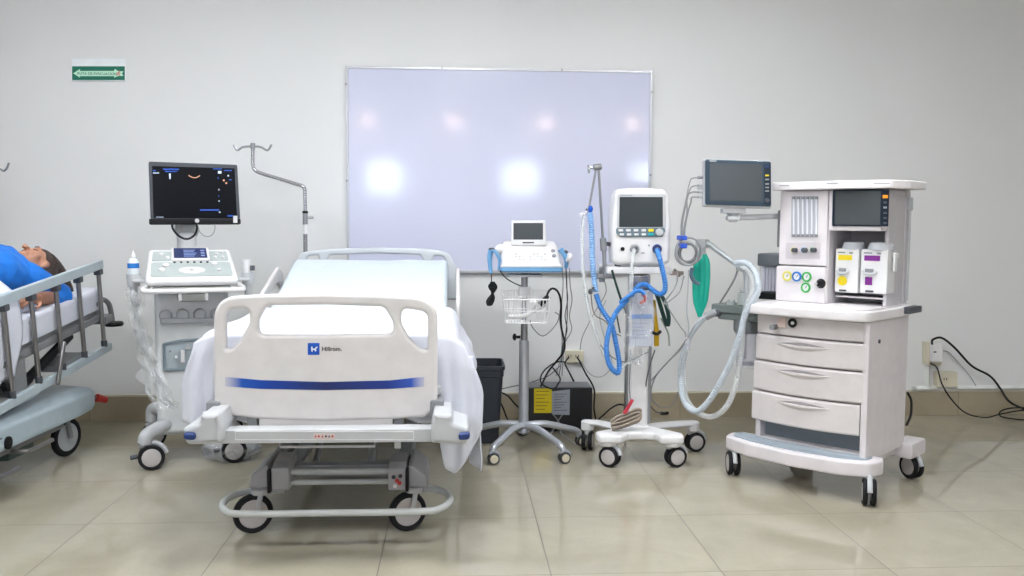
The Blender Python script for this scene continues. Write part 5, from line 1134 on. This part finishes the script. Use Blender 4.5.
bm = B(); plate(bm, [rpoly(Lp([(764, 164.8), (770.2, 165), (770.3, 203.5), (764.2, 203.3)], -.018), .002)], -.0192, -.0178, .0004); pm.part('button_column', bm, mat('button_column_dark', (30, 42, 54), .35, spec=.3), pz)
for y, m_ in ((175.5, M_YEL), (179.5, M_RED if 0 else M_GREY), (184, M_GREY), (187.5, M_GREY), (191, M_GREY), (166.5, M_NAVY)):
    bm = B(); plate(bm, [rpoly(Lp([(765.2, y-.8), (769, y-.8), (769, y+.8), (765.2, y+.8)], -.019), .002)], -.0205, -.0185, .0005); pm.part('button', bm, m_, pz)
bm = B(); c = pm.pb(767, 200.5, -.018); lathe(bm, [(0, 0), (.012, 0), (.011, .012), (0, .014)], c, (0, -1, 0), 18); pm.part('dial', bm, M_DGREY, pz)
bm = B()
for x0, x1 in ((709.5, 716.5), (757, 763)): plate(bm, [Lp([(x0, 160.6), (x1, 160.6), (x1, 161.6), (x0, 161.6)], -.018)], -.0186, -.0176, .0002)
pm.part('name_marks', bm, M_GREYW, pz, smooth=False)
for y in (177.5, 185.5, 188, 192, 197):
    bm = B(); c = pm.pb(703.5, y, .03); cyl(bm, c+V((.01, 0, 0)), c-V((.030, 0, 0)), .007, n=10); pm.part('lead_plug', bm, M_GREY if y < 180 else M_GREYW)
bm = B(); c = pm.pb(733, 211, .04); box(bm, c.x-.055, c.x+.055, -.0, .08, c.z-.012, c.z+.012, bev=.004); cyl(bm, c+V((0, 0, -.01)), c+V((0, 0, -.05)), .03, .02); box(bm, c.x-.03, c.x+.03, .01, .07, c.z-.045, c.z-.025, bev=.004); pm.part('mount', bm, M_GREYW)
# arm of the machine that carries it
e = am.I @ wp(733, 218, 4.29); e2 = am.pb(776, 216, .25)
bm = B(); tube(bm, [e, e+V((.03, 0, .002)), V((e2.x, .27, e.z+.01)), V((.02, .28, e.z+.01))], .014, n=10, smooth=False); cyl(bm, e-V((0, 0, .02)), e+V((0, 0, .02)), .022); marm = am.part('monitor_arm', bm, mat('arm_white', (198, 200, 202), .4))
bm = B(); box(bm, -.012, .022, .24, .32, 1.10, 1.28, bev=.005); am.part('arm_track', bm, M_GREY, marm)
# coiled leads hanging
cl = T('lead_coil', 'coil of grey monitoring leads with blue clips hanging beside the green bag', 'cable coil', wp(683, 272, 4.35))
bm = B()
for k in range(7):
    rr_ = 11.2+2.6*math.sin(k*2.1); o1, o2 = 1.6*math.sin(k*1.7), 1.6*math.cos(k*2.3)
    tube(bm, [cl.w(687.5+o1+math.cos(a)*rr_*.95, 252.5+o2+math.sin(a)*rr_, 4.33+.012*k) for a in [i*2*PI/14 for i in range(14)]], .0045, n=7, closed=True, sub=3)
cl.part('lead_loops', bm, M_GCABLE)
for y in (237.5, 245.5):
    bm = B(); c = cl.w(682, y, 4.35); box(bm, c.x-.016, c.x+.012, c.y-.06, c.y+.05, c.z-.013, c.z+.010, bev=.006); cl.part('blue_clip', bm, mat('clip_blue', (40, 86, 200), .4))
for k, (y, xm, lab) in enumerate(((177.5, 690, 'topmost lead leaving the patient monitor side'), (185.5, 686, 'second lead leaving the patient monitor side'), (192, 687, 'third lead arching from the patient monitor side down to the coil'), (197, 691, 'lowest lead arching from the patient monitor side down to the coil'))):
    if k < 2: cable(lab+', a short grey stub behind its neighbours', [w(699, y, 4.30), w(694, y+.5, 4.30), w(690, y+4, 4.31), w(685+k, 205, 4.32), w(681.5+k*1.2, 222, 4.33), w(681+k, 238, 4.34)], .0032, M_GCABLE, name='monitor_lead')
    else: cable('grey '+lab, [w(699, y, 4.28), w(692, y+.3, 4.28), w(xm, y+5, 4.29), w(685+k, 212, 4.31), w(682+k, 228, 4.33), w(681.5+k, 240, 4.34)], .0038, M_GCABLE, name='monitor_lead')
cable('grey lead looping down from the coil beside the ventilator tray', [w(677, 270, 4.33), w(677, 282, 4.33), w(672, 292, 4.33), w(665, 301, 4.34), w(664, 304, 4.34), w(672, 299, 4.34), w(680, 291, 4.34), w(684, 276, 4.34)], .0036, M_GCABLE)
cable('long grey lead sagging from the coil towards the ventilator cart base', [w(666, 304, 4.34), w(672, 314, 4.34), w(680, 326, 4.35), w(686, 336, 4.4), w(680, 350, 4.45), w(668, 362, 4.5), w(655, 378, 4.55), w(651, 396, 4.6), w(660, 407, 4.7), w(672, 405, 4.8), w(678, 392, 4.8)], .0032, M_GCABLE)
cable('pale lead falling straight from the coil past the green bag', [w(689, 270, 4.36), w(688, 290, 4.36), w(687, 312, 4.37), w(689, 328, 4.38), w(686, 344, 4.4), w(682, 362, 4.42), w(680, 378, 4.44)], .0034, mat('lead_pale', (190, 194, 196), .45))
cable('pale thin lead running from the breathing block port down left', [w(704, 318, 4.3), w(695, 326, 4.3), w(688, 337, 4.32), w(677, 352, 4.4), w(664, 366, 4.5), w(650, 382, 4.7)], .003, M_GCABLE)
bm = B(); c = w(687.5, 340, 4.34); box(bm, c.x-.012, c.x+.012, c.y-.008, c.y+.008, c.z-.05, c.z+.02, bev=.003); solo('lead_splitter', bm, M_CLEAR, 'small clear splitter block on the pale leads below the green bag', 'lead splitter')
bm = B(); tube(bm, [w(692.5, 268, 4.4), w(691, 274, 4.4), w(694, 281, 4.4), w(699, 284, 4.4)], .010, n=8); solo('tube_elbow', bm, mat('elbow_bluegrey', (96, 120, 140), .4), 'blue grey elbow fitting behind the left edge of the green bag', 'tube fitting')
bm = B(); c = am.M @ V((.545, .50, .35)); tube(bm, [c+V((0, 0, .07)), c+V((.02, .0, .03)), c+V((.02, 0, -.04)), c+V((0, 0, -.09))], .006, n=8); solo('power_cable', bm, M_CABLE, 'short bend of black cord behind the lower right side of the cabinet machine', 'cable')
# ------------------------------------------------------------------ stretcher with a lying person
ROTS = -math.atan2(.06, 1)
st = T('hospital_stretcher', 'grey hospital stretcher with upright metal side rails at the left edge', 'stretcher', (-2.305, 4.023, 0), ROTS)
SL = .115
TI = Matrix(((1, 0, 0, 0), (0, 1, 0, 0), (0, SL, 1, 0), (0, 0, 0, 1)))      # the raised head end: everything on the deck climbs towards the wall
TA = math.atan(SL); TI = Matrix.Translation((0, .94, .98)) @ Matrix.Rotation(TA, 4, 'X') @ Matrix.Translation((0, -.94, -.98))
M_ST = mat('stretcher_paint', (176, 190, 196), .4); M_STG = mat('stretcher_grey', (128, 130, 132), .45); M_POST = mat('post_metal', (142, 140, 140), .3, metal=.8)
M_COV = mat('stretcher_cover', (172, 188, 196), .4)
YE, YS = .945, -1.05
for s in (1, -1):
    bm = B(); box(bm, s*.35-.014, s*.35+.014, YS, YE, .952, 1.0, bev=.006, M=TI); rl = st.part('side_rail', bm, M_ST)
    bm = B(); box(bm, s*.35-.012, s*.35+.012, YS, YE+.03, .495, .535, bev=.004, M=TI); st.part('lower_rail', bm, M_ST, rl)
    for k in range(9):
        y = .905-.228*k
        bm = B(); cyl(bm, TI @ V((s*.35, y, .53)), TI @ V((s*.35, y, .955)), .0115, n=14); p_ = st.part('rail_post', bm, M_POST, rl)
        bm = B(); cyl(bm, TI @ V((s*.35, y, .53)), TI @ V((s*.35, y, .565)), .016, n=14); st.part('post_socket', bm, M_DGREY, rl); bm = B(); box(bm, s*.35-.018, s*.35+.018, y-.02, y+.02, .925, .955, bev=.004, M=TI); st.part('post_collar', bm, M_DGREY, rl)
bm = B(); mattress(bm, -.33, .33, [(-1.02, .80), (-1.0, .845), (-.5, .847), (.3, .847), (.90, .847), (.93, .842), (.945, .80)], .115)
bmesh.ops.transform(bm, matrix=TI, verts=bm.verts); st.part('mattress', bm, M_SHEET, ang=50)
bm = B()
for s in (-1, 1): box(bm, s*.31-.02, s*.31+.02, -1.02, .95, .665, .705, bev=.008, M=TI)
for y in (-.95, -.3, .35, .93): box(bm, -.30, .30, y-.02, y+.02, .67, .70, bev=.006, M=TI)
box(bm, -.31, .31, -1.0, .93, .705, .735, bev=.004, M=TI)
fr = st.part('deck_frame', bm, M_STG)
bm = B()
for s in (-1, 1): tube(bm, [TI @ V((s*.32, .90, .76)), TI @ V((s*.32, .98, .775)), TI @ V((s*.33, 1.04, .74)), TI @ V((s*.335, 1.055, .66)), TI @ V((s*.335, 1.05, .61))], .014, n=10)
tube(bm, [TI @ V((-.33, 1.02, .665)), TI @ V((.33, 1.02, .665))], .016, n=10, smooth=False); box(bm, -.33, .36, .93, 1.02, .645, .69, bev=.01, M=TI)
st.part('end_handle', bm, M_STG, fr)
for s in (-1, 1):
    bm = B(); lathe(bm, [(0, -.012), (.045, -.012), (.052, 0), (.045, .012), (0, .012)], TI @ V((s*.355, 1.03, .628)), (0, 0, 1), 24); st.part('corner_roller', bm, M_BLACK, fr)
# mechanism below the deck
bm = B(); cyl(bm, TI @ V((.30, .20, .55)), TI @ V((.31, .62, .66)), .022); cyl(bm, TI @ V((.30, .14, .535)), TI @ V((.30, .22, .555)), .026); st.part('gas_strut', bm, M_BLACK, fr)
bm = B(); cyl(bm, TI @ V((.30, .27, .56)), TI @ V((.302, .30, .567)), .0235); st.part('strut_ring', bm, M_WHITE, fr)
bm = B(); plate(bm, [rpoly([(.37, .43), (.395, .42), (.43, .52), (.47, .62), (.45, .63), (.42, .56)], .012)], -.390, -.374, .006, M=Matrix.Rotation(PI/2, 4, 'Z')); st.part('release_lever', bm, M_POST, fr)
for a_ in ((.28, .33, .0, .16, .50, .69), (.24, .34, .42, .68, .525, .56), (.24, .34, -.12, .12, .50, .535), (.20, .34, -.6, -.3, .50, .62)):
    bm = B(); box(bm, *a_, bev=.006, M=TI); st.part('rail_bracket', bm, M_STG, fr)
for y in (-.02, -.10, -.2):
    bm = B(); cyl(bm, TI @ V((.30, y, .585)), TI @ V((.35, y, .59)), .02); st.part('hinge_cap', bm, M_BLACK, fr)
# lift columns and base shell
for y in (-.55, .35):
    bm = B(); cyl(bm, (0, y, .30), (0, y, .55), .07); cyl(bm, (0, y, .5), (0, y, .63+SL*(y-.94)*.9+.02), .055); st.part('lift_column', bm, M_POST)
bm = B(); o = rpoly([(-.32, -1.0), (.30, -1.0), (.36, -.7), (.36, .66), (.345, .88), (.2, .93), (-.2, .93), (-.345, .88), (-.36, .66), (-.36, -.7)], [.05, .1, .2, .3, .12, .1, .1, .12, .3, .2])
def ring(f, z, dz=0): return [(p.x*f, (p.y+.1)*f-.1, z+dz*(-.0)) for p in o]
skin(bm, [ring(.98, .215), ring(1, .235), ring(1.0, .30), ring(.97, .325), ring(.88, .345), ring(.6, .36)]); sh_ = st.part('base_cover', bm, M_COV, ang=50)
bm = B(); tube(bm, [(.22, -.9, .352), (.24, .1, .352), (.20, .5, .35), (.10, .62, .345)], .03, n=10, flat=.7); tube(bm, [(-.22, -.9, .352), (-.24, .1, .352), (-.20, .5, .35)], .03, n=10, flat=.7); st.part('cover_ridge', bm, M_COV, sh_)
bm = B(); box(bm, -.30, .30, -.95, .60, .165, .215, bev=.01); st.part('base_frame', bm, M_STG)
for x, y in ((.262, .67), (-.262, .67), (.305, -.88), (-.305, -.88)):
    caster(st, x, y, .235, .10, math.radians(76), M_STG, M_RUB, mat('wheel_disc', (172, 178, 180), .4), w=.032, twin=False, trail=.12, stem=.02)
bm = B(); tube(bm, [(.24, .85, .25), (.29, .95, .25), (.31, .98, .245)], .009, n=8); st.part('pedal_stem', bm, M_STG)
bm = B(); cyl(bm, (.30, .955, .25), (.325, 1.015, .225), .022, .018); st.part('red_pedal', bm, M_RED)
bm = B(); tube(bm, [(.10, .10, .17), (.33, .12, .17), (.36, .18, .165), (.36, .36, .165)], .010, n=8, sub=4); st.part('foot_bar', bm, M_POST)
bm = B(); tube(bm, [(.10, -.18, .12), (.33, -.14, .12), (.37, -.05, .115), (.37, .05, .115)], .010, n=8, sub=4); st.part('foot_bar', bm, M_POST)
bm = B(); box(bm, -.24, .24, .20, .42, .10, .17, bev=.01); st.part('lower_housing', bm, mat('housing_green_grey', (70, 88, 84), .5))
bm = B(); c = (.362, -.02, .245); lathe(bm, [(0, -.004), (.028, -.004), (.028, .006), (0, .008)], c, (1, 0, 0), 20); st.part('axle_cap', bm, M_BLACK, sh_)
bm = B(); plate(bm, [[(-.13, .285), (-.09, .285), (-.09, .295), (-.13, .295)], ], -.366, -.362, .0005, M=Matrix.Rotation(PI/2, 4, 'Z')); plate(bm, [[(-.12, .265), (-.07, .275), (-.07, .28), (-.12, .27)]], -.366, -.362, .0005, M=Matrix.Rotation(PI/2, 4, 'Z')); st.part('arrow_mark', bm, M_INK, sh_)

def fuse(bm, vox, smooth_it=6):
    """merge overlapping closed shapes into one continuous surface"""
    me = bpy.data.meshes.new('t'); bm.to_mesh(me); bm.free(); o = bpy.data.objects.new('t', me); COL.objects.link(o)
    m1 = o.modifiers.new('r', 'REMESH'); m1.mode = 'VOXEL'; m1.voxel_size = vox
    m2 = o.modifiers.new('s', 'SMOOTH'); m2.factor = .5; m2.iterations = smooth_it
    m = ev(o); bpy.data.objects.remove(o); b = bmesh.new(); b.from_mesh(m); return b
# ---- person
pr_ = T('person', 'dark haired person in a blue gown lying face up on the stretcher', 'person', st.M @ V((.1, .1, .80)), ROTS)
tp_ = Matrix.Translation(V((-.1, -.1, -.80)))       # stretcher coordinates -> person coordinates
W = lambda x, y, Y: st.w(x, y, Y)
hc_ = W(31.5, 264, 4.68)
n_ = V((-.08, -.16, .98)).normalized(); c_ = V((.03, 1, .16)); c_ = (c_-n_*c_.dot(n_)).normalized(); s_ = n_.cross(c_)
if s_.x < 0: s_ = -s_
def H(a, b, c): return hc_+s_*a+c_*b+n_*c       # across, towards the crown, out of the face
def ell(bm, c, rx, ry, rz, n=20):
    Mx = Matrix.Translation(c) @ Matrix(((s_.x, c_.x, n_.x, 0), (s_.y, c_.y, n_.y, 0), (s_.z, c_.z, n_.z, 0), (0, 0, 0, 1))) @ Matrix.Diagonal((rx, ry, rz, 1))
    bmesh.ops.create_uvsphere(bm, u_segments=n, v_segments=n//2+2, radius=1, matrix=Mx)
bm = B()
ell(bm, H(0, .02, -.015), .075, .095, .092); ell(bm, H(0, -.045, .012), .056, .062, .062)     # skull, jaw
ell(bm, H(0, -.098, .030), .022, .020, .022)                                                    # chin
tube(bm, [H(0, .020, .066), H(0, -.005, .080), H(0, -.025, .098), H(0, -.034, .088)], lambda u: .008+.007*u, n=10)
ell(bm, H(0, -.062, .072), .024, .007, .010); ell(bm, H(0, -.075, .068), .021, .007, .010)     # lips
for a in (-1, 1):
    ell(bm, H(a*.030, .012, .060), .017, .012, .012); ell(bm, H(a*.03, .034, .068), .024, .008, .010)
    ell(bm, H(a*.076, -.002, -.01), .010, .030, .018); ell(bm, H(a*.042, -.028, .045), .026, .028, .022)
nk = H(0, -.095, -.03); ch = V((.05, .40, .93)); shn, shf = V((.17, .47, .945)), V((-.13, .45, .91))
tube(bm, [H(0, -.02, -.03), nk, V((.08, .50, .92))], .056, n=14)
tube(bm, [V((.07, .50, .91)), ch, V((.05, .10, .89)), V((.03, -.12, .85)), V((.02, -.22, .82))], lambda u: .155-.03*math.sin(u*PI)*.6, n=18, flat=.75)
tube(bm, [shf, V((.06, .47, .93)), shn], .075, n=14)
el_n = W(58, 298, 4.66); hd = W(26, 299, 4.34); wr = W(38, 298, 4.42)
tube(bm, [shn, (shn+el_n)/2+V((.01, 0, .01)), el_n], lambda u: .052-.010*u, n=12)
tube(bm, [el_n, (el_n+wr)/2, wr], lambda u: .042-.014*u, n=12)
el_f = V((-.27, .12, .80)); tube(bm, [shf, (shf+el_f)/2, el_f], lambda u: .052-.01*u, n=12); tube(bm, [el_f, V((-.22, -.02, .84)), V((-.12, -.12, .93))], lambda u: .042-.014*u, n=12)
for s, kx in ((-1, -.07), (1, .12)):
    tube(bm, [V((kx*.8, -.18, .80)), V((kx, -.52, .755)), V((kx, -.60, .735))], lambda u: .085-.028*u, n=14)
    tube(bm, [V((kx, -.58, .735)), V((kx, -.78, .705)), V((kx, -.92, .675))], lambda u: .056-.022*u, n=14)
    tube(bm, [V((kx, -.91, .67)), V((kx, -.93, .71)), V((kx, -.94, .755))], lambda u: .036-.012*u, n=12)
# hands
def hand(wr_, d, up, side):
    d = d.normalized(); side = side.normalized(); up = up.normalized()
    tube(bm, [wr_, wr_+d*.03, wr_+d*.075], lambda u: .026+.010*math.sin(u*PI), n=12, flat=.75)
    for k, (o, L_k) in enumerate(((-.028, .066), (-.009, .074), (.010, .070), (.028, .056))):
        b0 = wr_+d*.07+side*o
        tube(bm, [b0, b0+d*L_k*.4+up*.008, b0+d*L_k*.7-up*.012, b0+d*L_k*.72-up*.034], lambda u: .0095-.002*u, n=8, sub=4)
    b0 = wr_+d*.02-side*.026
    tube(bm, [b0, b0-side*.022+d*.02, b0-side*.026+d*.048-up*.01], lambda u: .0115-.003*u, n=8, sub=4)
dh = (hd-wr); hand(wr, dh, V((.55, .0, .8)), V((-.7, 0, .6)))
hand(V((-.12, -.12, .93)), V((1, -.25, -.05)), V((0, 0, 1)), V((0, 1, 0)))
body = fuse(bm, .0058, 5)
bmesh.ops.transform(body, matrix=tp_, verts=body.verts)
pr_.part('body', body, mat('skin', (182, 132, 106), .5, sss=.08, vary=.05, scale=30), ang=180)
# hair
bm = B(); ell(bm, H(0, .045, -.03), .088, .092, .090); ell(bm, H(.0, .075, -.02), .078, .07, .085); ell(bm, H(.05, .03, -.05), .045, .07, .055)
e1, e2, e3 = W(50, 268, 4.80), W(58, 276, 4.84), W(67, 292, 4.86)
tube(bm, [H(.02, .07, -.02), e1, e2, e3], lambda u: .072-.036*u, n=14); tube(bm, [H(-.02, .07, -.06), e2+V((-.06, 0, -.02)), e3+V((-.06, .02, .0))], lambda u: .06-.025*u, n=12)
for k in range(14):
    a = k*2.4; o = V((math.cos(a)*.045, 0, math.sin(a)*.035)); tube(bm, [H(.02, .05, -.01)+o, e1+o, e2+o*.8, e3+o*.5+V((0, .02*math.sin(k), -.01))], .010, n=6)
hair = fuse(bm, .006, 2); bmesh.ops.transform(hair, matrix=tp_, verts=hair.verts)
pr_.part('hair', hair, mat('hair_dark_brown', (62, 44, 36), .55, bump=.6, bscale=120, vary=.3, scale=60), ang=180)
# eyes closed: lashes and brows
for a in (-1, 1):
    bm = B(); tube(bm, [H(a*.016, .008, .068), H(a*.03, .002, .0735), H(a*.044, .008, .064)], .0018, n=6); tube(bm, [H(a*.014, .034, .079), H(a*.03, .040, .078), H(a*.048, .034, .066)], .003, n=6)
    bmesh.ops.transform(bm, matrix=tp_, verts=bm.verts); pr_.part('brow_and_lashes', bm, mat('hair_dark_brown', (62, 44, 36), .55))
# gown
bm = B()
tube(bm, [V((.07, .53, .93)), V((.06, .42, .95)), V((.05, .22, .97)), V((.04, .05, .93)), V((.03, -.15, .89))], lambda u: .15+.035*math.sin(min(1, u*1.6)*PI), n=20, flat=.80)
tube(bm, [shf+V((-.02, 0, 0)), V((.06, .47, .95)), shn+V((.01, .01, .01))], .092, n=16)
tube(bm, [shn, (shn+el_n)/2+V((.01, 0, .012)), el_n+V((0, .02, .004))], lambda u: .078-.008*u, n=14)
tube(bm, [el_n+V((0, .02, 0)), el_n.lerp(wr, .5)], lambda u: .064-.006*u, n=14)
tube(bm, [shf, (shf+el_f)/2, el_f], lambda u: .075, n=14)
pw = W(6, 262, 4.48); tube(bm, [V((.12, .38, .98)), pw, W(-14, 256, 4.38)], .075, n=14)
tube(bm, [W(26, 270, 4.60), W(40, 284, 4.66), W(52, 299, 4.67), W(62, 306, 4.65)], lambda u: .068-.02*u, n=14, flat=.6)
g = fuse(bm, .008, 4)
for v in g.verts:
    p = v.co*9; d_ = noise.noise(V((p.x, p.y*.7, p.z)))*.013+noise.noise(p*2.3)*.005; v.co += v.normal*d_
bmesh.ops.transform(g, matrix=tp_, verts=g.verts)
pr_.part('gown', g, mat('gown_blue', (14, 116, 214), .65, bump=.3, bscale=40, vary=.06), ang=180)
bm = B()
tube(bm, [W(64, 305, 4.69), W(64.5, 312, 4.66), W(63.5, 324, 4.66), W(62, 335, 4.67)], .016, n=8, flat=.35); bmesh.ops.transform(bm, matrix=tp_, verts=bm.verts); pr_.part('gown_tie', bm, mat('gown_tie_blue', (14, 70, 176), .6), ang=180)
for P_ in (((66, 302, 4.70), (71, 306, 4.74), (78, 313, 4.77)), ((41, 303, 4.52), (36, 309, 4.50), (31, 315, 4.46)), ((42, 306, 4.52), (37, 314, 4.50), (33, 311, 4.47))):
    bm = B(); tube(bm, [W(*p__) for p__ in P_], .005, n=6); bmesh.ops.transform(bm, matrix=tp_, verts=bm.verts); pr_.part('gown_string', bm, mat('gown_blue', (14, 116, 214), .65))
# white sheet over the person
bm = B(); rows = []; NYs, NXs = 70, 64
for j in range(NYs+1):
    v = j/NYs; y = .12-1.145*v
    mt = .853+SL*(y-.94)+.002
    hgt = .245-.05*smooth(.15, .6, v)+.0*smooth(.86, .93, v)-.12*smooth(.97, 1, v)
    row = []
    for i in range(NXs+1):
        u = -1+2*i/NXs; au = abs(u)
        if au < .62:
            x = u/.62*.335; cx2 = (x-.02)/.34; z = mt+.012+hgt*max(0, 1-cx2*cx2)**.6
            leg = max(0, math.cos((x-.02)/.12*PI/1.0))*.0
            z += .010*noise.noise(V((x*7, y*6, 1)))+.006*noise.noise(V((x*18, y*13, 2)))
        else:
            q_ = (au-.62)/.38; s2 = 1 if u > 0 else -1
            x = s2*(.335-.0*q_); drop = (.22+.10*smooth(.0, .3, v)+.03*math.sin(y*9)) if s2 > 0 else .16
            z = mt+.012-.01-drop*q_; x -= s2*(.006+.010*(.5+.5*math.sin(y*34+2*math.sin(y*9)))*q_)
            x += s2*.004
        yy = y+(.05*math.sin(au*3.0)+.02*math.sin(u*11))*(1-smooth(0, .15, v))
        row.append(bm.verts.new(V((x, yy, z))))
    rows.append(row)
for a, b in zip(rows, rows[1:]):
    for k in range(NXs): bm.faces.new((a[k], a[k+1], b[k+1], b[k]))
bmesh.ops.recalc_face_normals(bm, faces=bm.faces); bmesh.ops.solidify(bm, geom=bm.faces[:], thickness=-.003)
bmesh.ops.transform(bm, matrix=st.M, verts=bm.verts)
solo('bed_sheet', bm, M_SHEET, 'white sheet covering the person lying on the stretcher from the waist down', 'sheet', ang=180)
